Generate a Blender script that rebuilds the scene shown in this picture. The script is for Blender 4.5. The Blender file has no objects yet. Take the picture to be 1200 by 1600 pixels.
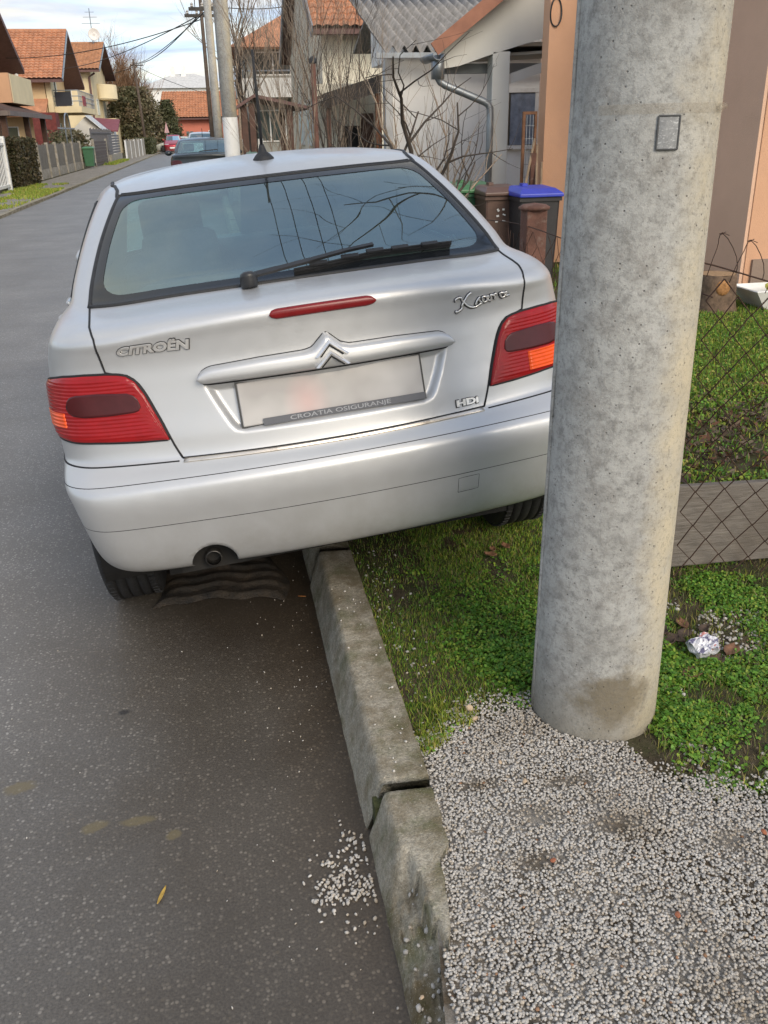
import bpy, bmesh, math, random
import numpy as np
from mathutils import Matrix, Vector

random.seed(7); RNG = np.random.default_rng(7)
SC = bpy.context.scene
COL = SC.collection
# ------------------------------------------------------------------ camera
EYE = 1.5292
cam_d = bpy.data.cameras.new('camera'); cam_o = bpy.data.objects.new('camera', cam_d); COL.objects.link(cam_o)
CF = Vector((0.15946167, 0.90451312, -0.39550978)); CR = Vector((0.98314446, -0.18179997, -0.01938410)); CU = Vector((0.08943684, 0.38575223, 0.91825719))
M4 = Matrix.Identity(4)
for i in range(3):
    M4[i][0] = CR[i]; M4[i][1] = CU[i]; M4[i][2] = -CF[i]
M4[2][3] = EYE
cam_o.matrix_world = M4
cam_d.sensor_fit = 'VERTICAL'; cam_d.sensor_height = 24; cam_d.sensor_width = 18
cam_d.lens = 1382.795/1600*24
cam_d.clip_start = .05; cam_d.clip_end = 3000
SC.camera = cam_o
# ------------------------------------------------------------------ sky and sun
SUN_EL, SUN_AZ = math.radians(32), math.radians(160)      # azimuth clockwise from +Y: from the right, a little behind
world = bpy.data.worlds.new('World'); SC.world = world; world.use_nodes = True
wn, wl = world.node_tree.nodes, world.node_tree.links
wn.clear()
def wnode(t, **k):
    n = wn.new(t)
    for a, b in k.items(): setattr(n, a, b)
    return n
w_out = wnode('ShaderNodeOutputWorld'); w_bg = wnode('ShaderNodeBackground'); w_bg.inputs['Strength'].default_value = .15
w_sky = wnode('ShaderNodeTexSky', sky_type='NISHITA'); w_sky.sun_disc = False
w_sky.sun_elevation = SUN_EL; w_sky.sun_rotation = SUN_AZ; w_sky.air_density = 1.0; w_sky.dust_density = 1.2; w_sky.ozone_density = 1.2
w_tc = wnode('ShaderNodeTexCoord'); w_sep = wnode('ShaderNodeSeparateXYZ'); wl.new(w_tc.outputs['Generated'], w_sep.inputs[0])
w_add = wnode('ShaderNodeMath', operation='ADD'); w_add.inputs[1].default_value = .10; wl.new(w_sep.outputs['Z'], w_add.inputs[0])
w_max = wnode('ShaderNodeMath', operation='MAXIMUM'); w_max.inputs[1].default_value = .04; wl.new(w_add.outputs[0], w_max.inputs[0])
w_dx = wnode('ShaderNodeMath', operation='DIVIDE'); w_dy = wnode('ShaderNodeMath', operation='DIVIDE')
wl.new(w_sep.outputs['X'], w_dx.inputs[0]); wl.new(w_max.outputs[0], w_dx.inputs[1]); wl.new(w_sep.outputs['Y'], w_dy.inputs[0]); wl.new(w_max.outputs[0], w_dy.inputs[1])
w_com = wnode('ShaderNodeCombineXYZ'); wl.new(w_dx.outputs[0], w_com.inputs[0]); wl.new(w_dy.outputs[0], w_com.inputs[1])
w_map = wnode('ShaderNodeMapping'); w_map.inputs['Scale'].default_value = (.75, .9, 1); w_map.inputs['Location'].default_value = (3.1, 1.7, 0); wl.new(w_com.outputs[0], w_map.inputs[0])
w_noi = wnode('ShaderNodeTexNoise'); w_noi.inputs['Scale'].default_value = .8; w_noi.inputs['Detail'].default_value = 7; w_noi.inputs['Roughness'].default_value = .56; w_noi.inputs['Distortion'].default_value = .5
wl.new(w_map.outputs[0], w_noi.inputs['Vector'])
w_rmp = wnode('ShaderNodeValToRGB'); w_rmp.color_ramp.elements[0].position = .38; w_rmp.color_ramp.elements[1].position = .58
w_rmp.color_ramp.elements[0].color = (.18, .18, .18, 1); w_rmp.color_ramp.elements[1].color = (.97, .97, .97, 1)
wl.new(w_noi.outputs['Fac'], w_rmp.inputs[0])
w_noi2 = wnode('ShaderNodeTexNoise'); w_noi2.inputs['Scale'].default_value = 1.7; w_noi2.inputs['Detail'].default_value = 5; wl.new(w_map.outputs[0], w_noi2.inputs['Vector'])
w_cr = wnode('ShaderNodeValToRGB'); w_cr.color_ramp.elements[0].color = (2.3, 2.85, 3.8, 1); w_cr.color_ramp.elements[1].color = (3.9, 3.75, 3.45, 1)
w_cr.color_ramp.elements[0].position = .38; w_cr.color_ramp.elements[1].position = .60
wl.new(w_noi2.outputs['Fac'], w_cr.inputs[0])
w_mix = wnode('ShaderNodeMix', data_type='RGBA'); wl.new(w_rmp.outputs['Color'], w_mix.inputs['Factor']); wl.new(w_sky.outputs[0], w_mix.inputs['A']); wl.new(w_cr.outputs[0], w_mix.inputs['B'])
wl.new(w_mix.outputs['Result'], w_bg.inputs['Color']); wl.new(w_bg.outputs[0], w_out.inputs['Surface'])
sun_d = bpy.data.lights.new('sun', 'SUN'); sun_d.energy = 1.35; sun_d.angle = math.radians(32); sun_d.color = (1, .88, .70)
sun_o = bpy.data.objects.new('sun', sun_d); COL.objects.link(sun_o)
sdir = Vector((math.sin(SUN_AZ)*math.cos(SUN_EL), math.cos(SUN_AZ)*math.cos(SUN_EL), math.sin(SUN_EL)))
sun_o.rotation_euler = sdir.to_track_quat('Z', 'Y').to_euler(); sun_o.location = sdir*50
SC.view_settings.view_transform = 'Standard'; SC.view_settings.look = 'None'; SC.view_settings.gamma = 1; SC.view_settings.exposure = 0.82
SC.view_settings.use_curve_mapping = False
SC.cycles.max_bounces = 8; SC.cycles.transparent_max_bounces = 24; SC.cycles.use_denoising = True

# ------------------------------------------------------------------ materials
MATS = {}
class N:
    """small helper around a material's node tree"""
    def __init__(s, name):
        s.m = bpy.data.materials.new(name); s.m.use_nodes = True; s.t = s.m.node_tree; s.n = s.t.nodes; s.n.clear()
        s.out = s.n.new('ShaderNodeOutputMaterial'); s.bs = s.n.new('ShaderNodeBsdfPrincipled'); s.t.links.new(s.bs.outputs[0], s.out.inputs['Surface'])
        s.tc = s.n.new('ShaderNodeTexCoord')
    def L(s, a, b): s.t.links.new(a, b)
    def node(s, t, **k):
        x = s.n.new(t)
        for a, b in k.items(): setattr(x, a, b)
        return x
    def setin(s, **k):
        for a, b in k.items(): s.bs.inputs[a.replace('_', ' ')].default_value = b
    def map(s, scale=(1,1,1), loc=(0,0,0), rot=(0,0,0), co='Object'):
        m = s.node('ShaderNodeMapping'); m.inputs['Scale'].default_value = scale; m.inputs['Location'].default_value = loc; m.inputs['Rotation'].default_value = rot
        s.L(s.tc.outputs[co], m.inputs[0]); return m.outputs[0]
    def noise(s, scale, detail=4, rough=.55, vec=None, dist=0):
        x = s.node('ShaderNodeTexNoise'); x.inputs['Scale'].default_value = scale; x.inputs['Detail'].default_value = detail; x.inputs['Roughness'].default_value = rough; x.inputs['Distortion'].default_value = dist
        s.L(vec if vec is not None else s.tc.outputs['Object'], x.inputs['Vector']); return x.outputs['Fac']
    def voro(s, scale, vec=None, feature='F1', out='Distance', rnd=1):
        x = s.node('ShaderNodeTexVoronoi', feature=feature); x.inputs['Scale'].default_value = scale; x.inputs['Randomness'].default_value = rnd
        s.L(vec if vec is not None else s.tc.outputs['Object'], x.inputs['Vector']); return x.outputs[out]
    def ramp(s, fac, stops, interp='LINEAR'):
        x = s.node('ShaderNodeValToRGB'); r = x.color_ramp; r.interpolation = interp
        while len(r.elements) < len(stops): r.elements.new(.5)
        for e, (p, c) in zip(r.elements, stops):
            e.position = p; e.color = (c, c, c, 1) if isinstance(c, (int, float)) else (*c, 1)
        s.L(fac, x.inputs[0]); return x.outputs[0]
    def mix(s, fac, a, b, blend='MIX'):
        x = s.node('ShaderNodeMix', data_type='RGBA', blend_type=blend)
        for v, i in ((fac, 'Factor'), (a, 'A'), (b, 'B')):
            if isinstance(v, (int, float)):
                x.inputs[i].default_value = v if i == 'Factor' else (v, v, v, 1)
            elif isinstance(v, tuple): x.inputs[i].default_value = (*v, 1)
            else: s.L(v, x.inputs[i])
        return x.outputs['Result']
    def math(s, op, a, b=None, clamp=False):
        x = s.node('ShaderNodeMath', operation=op, use_clamp=clamp)
        for v, i in ((a, 0), (b, 1)):
            if v is None: continue
            if isinstance(v, (int, float)): x.inputs[i].default_value = v
            else: s.L(v, x.inputs[i])
        return x.outputs[0]
    def col(s, c):
        if isinstance(c, tuple): s.bs.inputs['Base Color'].default_value = (*c, 1)
        else: s.L(c, s.bs.inputs['Base Color'])
    def bump(s, h, strength=.5, dist=.01):
        b = s.node('ShaderNodeBump'); b.inputs['Strength'].default_value = strength; b.inputs['Distance'].default_value = dist
        s.L(h, b.inputs['Height']); s.L(b.outputs[0], s.bs.inputs['Normal'])
    def xyz(s):
        x = s.node('ShaderNodeSeparateXYZ'); s.L(s.tc.outputs['Object'], x.inputs[0]); return x.outputs
    def attr(s, name):
        x = s.node('ShaderNodeAttribute'); x.attribute_name = name; return x.outputs['Color']

def simple(name, c, rough=.7, metal=0., vary=.18, vscale=3., bump=0., bscale=40., dirt=None, spec=.5, coat=0.):
    """a plain procedural surface: base colour with uneven tone, optional dirt colour and fine relief"""
    if name in MATS: return MATS[name]
    k = N(name); k.setin(Roughness=rough, Metallic=metal, Specular_IOR_Level=spec, Coat_Weight=coat)
    n = k.noise(vscale, 6, .6)
    lo = tuple(x*(1-vary) for x in c); hi = tuple(min(1, x*(1+vary)) for x in c)
    col = k.ramp(n, [(.3, lo), (.7, hi)])
    if dirt:
        d = k.noise(vscale*2.3, 8, .68)
        col = k.mix(k.ramp(d, [(.52, 0.), (.74, .75)]), col, dirt)
    k.col(col)
    if bump: k.bump(k.noise(bscale, 5, .6), bump, .01)
    MATS[name] = k.m; return k.m

# ------------------------------------------------------------------ geometry
class G:
    """collects vertices and faces of one mesh"""
    def __init__(s): s.v = []; s.f = []
    def add(s, v, f):
        o = len(s.v); s.v += [tuple(map(float, p)) for p in v]; s.f += [tuple(i+o for i in q) for q in f]; return s
    def box(s, x0, x1, y0, y1, z0, z1):
        return s.add([(x0,y0,z0),(x1,y0,z0),(x1,y1,z0),(x0,y1,z0),(x0,y0,z1),(x1,y0,z1),(x1,y1,z1),(x0,y1,z1)],
                     [(3,2,1,0),(4,5,6,7),(0,1,5,4),(1,2,6,5),(2,3,7,6),(3,0,4,7)])
    def obox(s, a, b, w, h, up=(0,0,1)):
        """a bar from a to b, w across and h along up"""
        a, b = Vector(a), Vector(b); d = (b-a).normalized(); u = Vector(up); sx = d.cross(u)
        if sx.length < 1e-4: sx = d.cross(Vector((1,0,0)))
        sx.normalize(); u = sx.cross(d).normalized()
        P = []
        for e in (a, b):
            for i, j in ((-1,-1),(1,-1),(1,1),(-1,1)): P.append(e+sx*(i*w/2)+u*(j*h/2))
        return s.add(P, [(3,2,1,0),(4,5,6,7),(0,1,5,4),(1,2,6,5),(2,3,7,6),(3,0,4,7)])
    def tube(s, pts, r, n=8, cap=True):
        pts = [Vector(p) for p in pts]; m = len(pts); rr = r if isinstance(r, (list, tuple, np.ndarray)) else [r]*m
        o = len(s.v); ref = None
        for i, p in enumerate(pts):
            d = (pts[min(i+1, m-1)]-pts[max(i-1, 0)]).normalized()
            if ref is None: ref = d.orthogonal().normalized()
            ref = (ref-d*ref.dot(d)); ref = ref.normalized() if ref.length > 1e-6 else d.orthogonal().normalized()
            bi = d.cross(ref)
            for k in range(n):
                a = 2*math.pi*k/n; s.v.append(tuple(p+(ref*math.cos(a)+bi*math.sin(a))*float(rr[i])))
        for i in range(m-1):
            for k in range(n):
                k2 = (k+1) % n; s.f.append((o+i*n+k, o+i*n+k2, o+(i+1)*n+k2, o+(i+1)*n+k))
        if cap:
            s.f.append(tuple(o+k for k in range(n))[::-1]); s.f.append(tuple(o+(m-1)*n+k for k in range(n)))
        return s
    def lathe(s, prof, n=32, axis='z', c=(0,0,0)):
        """prof: list of (radius, height) turned about an axis through c"""
        o = len(s.v)
        for r_, h in prof:
            for k in range(n):
                a = 2*math.pi*k/n; x, y = r_*math.cos(a), r_*math.sin(a)
                q = {'z': (x, y, h), 'x': (h, x, y), 'y': (x, h, y)}[axis]
                s.v.append((q[0]+c[0], q[1]+c[1], q[2]+c[2]))
        for i in range(len(prof)-1):
            for k in range(n):
                k2 = (k+1) % n; s.f.append((o+i*n+k, o+i*n+k2, o+(i+1)*n+k2, o+(i+1)*n+k))
        return s
    def prism(s, poly, d):
        """a flat polygon pushed along the vector d"""
        n = len(poly); P = [Vector(p) for p in poly]; Q = [p+Vector(d) for p in P]
        return s.add(P+Q, [tuple(range(n))[::-1], tuple(range(n, 2*n))]+[(i, (i+1) % n, n+(i+1) % n, n+i) for i in range(n)])
    def grid(s, P):
        """P: rows x cols x 3"""
        P = np.asarray(P); a, b = P.shape[:2]; o = len(s.v)
        s.v += [tuple(q) for q in P.reshape(-1, 3).tolist()]
        for i in range(a-1):
            for j in range(b-1): s.f.append((o+i*b+j, o+i*b+j+1, o+(i+1)*b+j+1, o+(i+1)*b+j))
        return s
def link_mesh(name, me, mat=None, parent=None, **props):
    o = bpy.data.objects.new(name, me); COL.objects.link(o)
    if mat is not None: me.materials.append(mat)
    if parent is not None: o.parent = parent
    for k, v in props.items(): o[k] = v
    return o
def obj(name, g, mat, parent=None, smooth=False, base=None, bevel=0., **props):
    v, f = (g.v, g.f) if isinstance(g, G) else g
    if base is None and parent is not None: base = parent.get('_b')
    if base is not None: v = [(x-base[0], y-base[1], z-base[2]) for x, y, z in v]
    me = bpy.data.meshes.new(name); me.from_pydata(v, [], f)
    if smooth: me.polygons.foreach_set('use_smooth', [True]*len(me.polygons))
    me.update()
    o = link_mesh(name, me, mat, parent, **props)
    if base is not None and parent is None: o.location = base
    if bevel:
        b = o.modifiers.new('bevel', 'BEVEL'); b.width = bevel; b.segments = 2; b.limit_method = 'ANGLE'
    return o
def sub(name, g, mat, parent, **k):
    """a sub-part: its parent is a part sitting at its thing's origin"""
    b = parent.parent.get('_b') if parent.parent is not None else None
    return obj(name, g, mat, parent, base=b, **k)
def thing(name, label, cat, base, group=None, kind=None):
    o = bpy.data.objects.new(name, None); COL.objects.link(o); o.location = base; o.empty_display_size = .1
    o['_b'] = tuple(float(x) for x in base)
    if kind: o['kind'] = kind
    else: o['label'] = label; o['category'] = cat
    if group: o['group'] = group
    return o
def copy_tree(o, parent=None, **props):
    c = o.copy(); COL.objects.link(c); c.parent = parent
    for k, v in props.items(): c[k] = v
    for ch in list(o.children): copy_tree(ch, c)
    return c
def np_mesh(name, V, F, mat, colors=None, smooth=False, parent=None, **props):
    """fast mesh from arrays; F is m x 3 or m x 4; colors per vertex"""
    me = bpy.data.meshes.new(name); nv, (nf, k) = len(V), F.shape
    me.vertices.add(nv); me.vertices.foreach_set('co', np.ascontiguousarray(V, dtype=np.float32).ravel())
    me.loops.add(nf*k); me.loops.foreach_set('vertex_index', np.ascontiguousarray(F, dtype=np.int32).ravel())
    me.polygons.add(nf); me.polygons.foreach_set('loop_start', np.arange(0, nf*k, k, dtype=np.int32))
    if smooth: me.polygons.foreach_set('use_smooth', np.ones(nf, dtype=bool))
    me.update(calc_edges=True)
    if colors is not None:
        a = me.color_attributes.new('tone', 'FLOAT_COLOR', 'POINT'); c = np.ones((nv, 4), np.float32); c[:, :3] = colors
        a.data.foreach_set('color', c.ravel())
    return link_mesh(name, me, mat, parent, **props)
def rot_rand(n, rng=RNG):
    q = rng.normal(size=(n, 4)); q /= np.linalg.norm(q, axis=1)[:, None]; w, x, y, z = q.T
    return np.stack([np.stack([1-2*(y*y+z*z), 2*(x*y-z*w), 2*(x*z+y*w)], 1), np.stack([2*(x*y+z*w), 1-2*(x*x+z*z), 2*(y*z-x*w)], 1), np.stack([2*(x*z-y*w), 2*(y*z+x*w), 1-2*(x*x+y*y)], 1)], 1)
def scatter(name, temps, pos, rots, scl, mat, tones=None, smooth=True, **props):
    """many small copies joined into one mesh; temps: list of (verts, tris)"""
    VV, FF, CC, off = [], [], [], 0
    pick = RNG.integers(0, len(temps), len(pos))
    for i, (tv, tf) in enumerate(temps):
        m = np.where(pick == i)[0]
        if not len(m): continue
        P = np.einsum('nij,kj->nki', rots[m], tv)*scl[m].reshape(len(m), 1, -1)+pos[m][:, None, :]
        VV.append(P.reshape(-1, 3)); k = len(tv)
        FF.append((tf[None]+(off+np.arange(len(m))*k)[:, None, None]).reshape(-1, tf.shape[1])); off += len(m)*k
        if tones is not None: CC.append(np.repeat(tones[m], k, axis=0))
    return np_mesh(name, np.concatenate(VV), np.concatenate(FF), mat, np.concatenate(CC) if tones is not None else None, smooth, **props)
def pebble(seed):
    """a rounded, slightly angular stone of 12 points"""
    r = np.random.default_rng(seed)
    V = [(0,0,1),(0,0,-1)]
    for lat, n in ((.45, 5), (-.45, 5)):
        for k in range(n):
            a = 2*math.pi*(k+r.uniform(-.2,.2))/n; c = math.sqrt(1-lat*lat); V.append((c*math.cos(a), c*math.sin(a), lat))
    V = np.array(V); V *= r.uniform(.82, 1.12, (len(V), 1)); V *= np.array([1, r.uniform(.7,.95), r.uniform(.5,.75)])
    bm = bmesh.new()
    for p in V: bm.verts.new(p)
    bmesh.ops.convex_hull(bm, input=bm.verts); bmesh.ops.triangulate(bm, faces=bm.faces)
    bm.verts.index_update()
    V = np.array([p.co[:] for p in bm.verts]); F = np.array([[q.index for q in f.verts] for f in bm.faces]); bm.free()
    return V, F
def smoothstep(a, b, x):
    t = np.clip((x-a)/(b-a), 0, 1); return t*t*(3-2*t)
def vnoise(x, y, seed=0):
    """cheap smooth value noise in the plane"""
    x = np.asarray(x, float); y = np.asarray(y, float)
    def h(i, j): 
        s = np.sin(i*127.1+j*311.7+seed*74.7)*43758.5453; return s-np.floor(s)
    i, j = np.floor(x), np.floor(y); u, w = x-i, y-j; u = u*u*(3-2*u); w = w*w*(3-2*w)
    return (h(i,j)*(1-u)+h(i+1,j)*u)*(1-w)+(h(i,j+1)*(1-u)+h(i+1,j+1)*u)*w
def fbm(x, y, seed=0, n=4):
    a, o = .5, 0
    for k in range(n): o = o+a*vnoise(x*2**k, y*2**k, seed+k*13); a *= .5
    return o
# ================================================================== GROUND
VZ = .105                                   # level of the verge and garden behind the kerb
YB_X = [-.5,.36,.40,.47,.56,.69,.78,.88,.91,.93,.99,1.13,1.4,2.5,9]; YB_Y = [1.75,1.74,1.75,1.80,1.87,1.885,1.86,1.66,1.59,1.53,1.47,1.43,1.41,1.35,1.3]
def gravel_edge(x): return np.interp(x, YB_X, YB_Y)
def soil_z(x, y):
    return VZ+(fbm(x*6, y*6, 3)-.5)*.018+(fbm(x*25, y*25, 5)-.5)*.006-.024*(y < gravel_edge(x)-.03)

def asphalt_mat():
    k = N('asphalt'); X = k.xyz()
    k.setin(Roughness=.55, Specular_IOR_Level=.5)
    v1 = k.voro(105, out='Color'); d1 = k.voro(105); v2 = k.voro(62, out='Color'); d2 = k.voro(62)
    base = k.ramp(k.noise(170, 5, .75), [(.30, (.095,.088,.080)), (.70, (.26,.245,.225))])
    sep1 = k.node('ShaderNodeSeparateColor'); k.L(v1, sep1.inputs[0]); sep2 = k.node('ShaderNodeSeparateColor'); k.L(v2, sep2.inputs[0])
    f1 = k.math('MULTIPLY', k.ramp(sep1.outputs[0], [(.30, 0.), (.55, 1.)]), k.ramp(d1, [(.26, 1.), (.50, 0.)]))
    f2 = k.math('MULTIPLY', k.ramp(sep2.outputs[1], [(.84, 0.), (.88, 1.)]), k.ramp(d2, [(.16, 1.), (.30, 0.)]))
    stone1 = k.ramp(sep1.outputs[1], [(0, (.17,.158,.14)), (.6, (.30,.282,.255)), (1, (.44,.42,.385))])
    stone2 = k.ramp(sep2.outputs[2], [(0, (.22,.20,.17)), (1, (.44,.42,.39))])
    c = k.mix(k.math('MULTIPLY', f1, .95), base, stone1); c = k.mix(f2, c, stone2)
    # worn, paler and browner areas
    c = k.mix(1., c, k.ramp(k.noise(1.1, 5, .6), [(.3, .80), (.7, 1.16)]), 'MULTIPLY')
    c = k.mix(k.ramp(k.noise(3.3, 6, .62), [(.45, 0.), (.8, .35)]), c, (.105,.092,.072))
    def spot(x, y, rx, ry, rot=0., lo=.9, hi=.55, rag=.8):
        m = k.node('ShaderNodeMapping'); m.vector_type = 'TEXTURE'; m.inputs['Location'].default_value = (x, y, 0); m.inputs['Scale'].default_value = (rx, ry, 1); m.inputs['Rotation'].default_value = (0, 0, rot)
        k.L(k.tc.outputs['Object'], m.inputs[0]); ln = k.node('ShaderNodeVectorMath', operation='LENGTH'); k.L(m.outputs[0], ln.inputs[0])
        d = k.math('ADD', ln.outputs['Value'], k.math('MULTIPLY', k.math('SUBTRACT', k.noise(42, 4, .7), .5), rag)); return k.ramp(d, [(hi, 1.), (lo, 0.)])
    # the strip by the kerb stays damp and dirty
    dk = k.ramp(k.math('ADD', k.math('MULTIPLY', X[0], .5), k.math('ADD', .75, k.math('MULTIPLY', k.math('SUBTRACT', k.noise(2.2, 5, .6), .5), .45))), [(.22, .0), (.66, .95)])
    c = k.mix(dk, c, k.mix(1., c, (.40,.355,.30), 'MULTIPLY'))
    # dirt washed into the gutter by the kerb
    gut = k.math('MULTIPLY', k.ramp(k.math('ADD', X[0], k.math('MULTIPLY', k.math('SUBTRACT', k.noise(4, 5), .5), .35)), [(.0, 0.), (.21, .85)]), k.ramp(k.math('MULTIPLY', X[1], .1), [(.06, .25), (.25, 1.)]))
    c = k.mix(gut, c, k.mix(1., c, (.62,.50,.36), 'MULTIPLY'))
    c = k.mix(k.math('MULTIPLY', spot(-.02, 2.72, .42, .42, lo=1.15, hi=.3), .72), c, (.030,.022,.015))        # car shadow and brown dirt painted behind the wheel
    for a in ((-.313,1.765,.055,.022,.0),(-.415,1.765,.042,.024,.3),(-.225,1.70,.025,.020,.5),(-.62,1.95,.05,.03,.2)):
        c = k.mix(k.math('MULTIPLY', spot(*a), .62), c, (.165,.13,.062))                                         # ochre paint smears
    c = k.mix(k.math('MULTIPLY', spot(-.381, 2.227, .022, .016), .8), c, (.02,.018,.018))
    k.col(c)
    h = k.math('ADD', k.math('MULTIPLY', k.ramp(d1, [(.0, 1.), (.5, 0.)]), .6), k.math('MULTIPLY', k.noise(320, 3, .6), .6))
    k.bump(h, .30, .003)
    return k.m
M_asphalt = asphalt_mat()
def concrete_mat(name, c, moss=0., dirt=.5, pits=True, scale=1.):
    k = N(name); k.setin(Roughness=.88, Specular_IOR_Level=.25)
    n1 = k.noise(5*scale, 7, .62); n2 = k.noise(60*scale, 5, .7); n3 = k.noise(14*scale, 6, .7)
    col = k.ramp(n1, [(.25, tuple(x*.72 for x in c)), (.75, tuple(min(1, x*1.15) for x in c))])
    col = k.mix(k.ramp(n2, [(.45, 0.), (.70, .55)]), col, tuple(x*.5 for x in c)); col = k.mix(1., col, k.ramp(k.noise(170*scale, 4, .8), [(.35, .62), (.65, 1.32)]), 'MULTIPLY')
    col = k.mix(k.math('MULTIPLY', k.ramp(n3, [(.44, 0.), (.62, 1.)]), dirt), col, (c[0]*.42, c[1]*.36, c[2]*.26))
    if name == 'kerb_concrete':
        X = k.xyz(); bk = k.math('MULTIPLY', k.ramp(X[0], [(-.01, .15), (.06, 1.)]), k.ramp(k.noise(7, 7, .68), [(.40, 0.), (.62, .85)])); col = k.mix(bk, col, (.145,.120,.072))
        bw_ = k.math('MULTIPLY', k.ramp(k.math('MULTIPLY', X[1], -1.), [(.58, 0.), (.66, 1.)]), k.math('MULTIPLY', k.ramp(X[2], [(.05, 1.), (.115, 0.)]), k.ramp(k.noise(16, 7, .7), [(.35, .2), (.6, 1.)]))); col = k.mix(bw_, col, (.12,.092,.050))
    if moss: col = k.mix(k.math('MULTIPLY', k.ramp(k.noise(9, 7, .7), [(.5, 0.), (.62, 1.)]), moss), col, (.07,.085,.022))
    sp = k.voro(190*scale); col = k.mix(k.ramp(sp, [(.12, .5), (.2, 0.)]), col, tuple(min(1, x*1.5) for x in c))
    k.col(col); k.bump(k.math('ADD', n2, k.math('MULTIPLY', k.noise(220*scale, 3), .6)), .9, .006)
    return k.m
M_kerb = concrete_mat('kerb_concrete', (.40,.36,.285), moss=.45, dirt=.60)
M_pave = concrete_mat('old_pavement', (.33,.30,.26), moss=.25, dirt=.5, scale=.5)
def soil_mat():
    k = N('soil'); k.setin(Roughness=.95, Specular_IOR_Level=.15)
    c = k.ramp(k.noise(22, 8, .7), [(.3, (.035,.025,.016)), (.55, (.085,.066,.043)), (.8, (.17,.14,.10))])
    c = k.mix(k.ramp(k.noise(4, 5, .6), [(.40, 0.), (.62, .65)]), c, (.045,.065,.016))
    k.col(c); k.bump(k.noise(90, 6, .7), .8, .01); return k.m
M_soil = soil_mat()
def tone_mat(name, rough=.8, trans=0., spec=.3):
    k = N(name); k.setin(Roughness=rough, Specular_IOR_Level=spec); a = k.attr('tone')
    c = k.mix(.35, a, k.mix(1., a, k.ramp(k.noise(400, 3, .7), [(.3, .55), (.7, 1.45)]), 'MULTIPLY')) if trans == 0 else a
    k.col(c)
    if trans:
        t = k.node('ShaderNodeBsdfTranslucent'); k.L(a, t.inputs['Color']); m = k.node('ShaderNodeMixShader'); m.inputs[0].default_value = trans
        k.L(k.bs.outputs[0], m.inputs[1]); k.L(t.outputs[0], m.inputs[2]); k.L(m.outputs[0], k.out.inputs['Surface'])
    return k.m
M_stone = tone_mat('gravel_stone', .85); M_leafy = tone_mat('green_leaf', .5, .25, .35)

# far terrain, road, verges
obj('terrain', G().add([(-600,-300,-.06),(600,-300,-.06),(600,900,-.06),(-600,900,-.06)], [(0,1,2,3)]), M_soil, kind='structure')
obj('road', G().add([(-4.38,-6,0),(.30,-6,0),(.30,108,0),(-4.38,108,0)], [(0,1,2,3)]), M_asphalt, kind='structure')
obj('cross_road', G().add([(-60,100,.004),(-4.2,97,.004),(1,97,.004),(1,112,.004),(-60,118,.004)], [(0,1,2,3,4)]), M_asphalt, kind='structure')
xs = np.concatenate([np.arange(.375, 2.2, .016), np.arange(2.2, 6, .08), [6.2,7,9,13,20,40,120]]); ys = np.concatenate([[-6,-3,-1,0], np.arange(.3, 4.4, .018), np.arange(4.4, 9, .08), [9.5,11,14,20,40,80,140]])
XX, YY = np.meshgrid(xs, ys); ZZ = soil_z(XX, YY)
gm = G(); gm.grid(np.stack([XX, YY, ZZ], -1)); obj('verge_ground', gm, M_soil, smooth=True, kind='structure')
# left side of the street: low kerb, patched pavement, grass strip
obj('pavement', G().add([(-6.1,12,.055),(-4.48,12,.055),(-4.48,96,.055),(-6.1,96,.055)], [(0,1,2,3)]), M_pave, kind='structure')
obj('garden_ground', G().add([(-90,5,.05),(-6.1,5,.05),(-6.1,97,.05),(-90,97,.05)], [(0,1,2,3)]), M_soil, kind='structure')
kl = thing('left_kerb', None, None, (-4.43, 14, 0), kind='structure')
for i in range(40):
    y0 = 14+i*2; obj('kerb_stone', G().box(-4.50+.012*math.sin(i*2.1), -4.37, y0, y0+1.985, -.05, .062+.008*math.sin(i*1.7)), M_kerb, kl)

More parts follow.
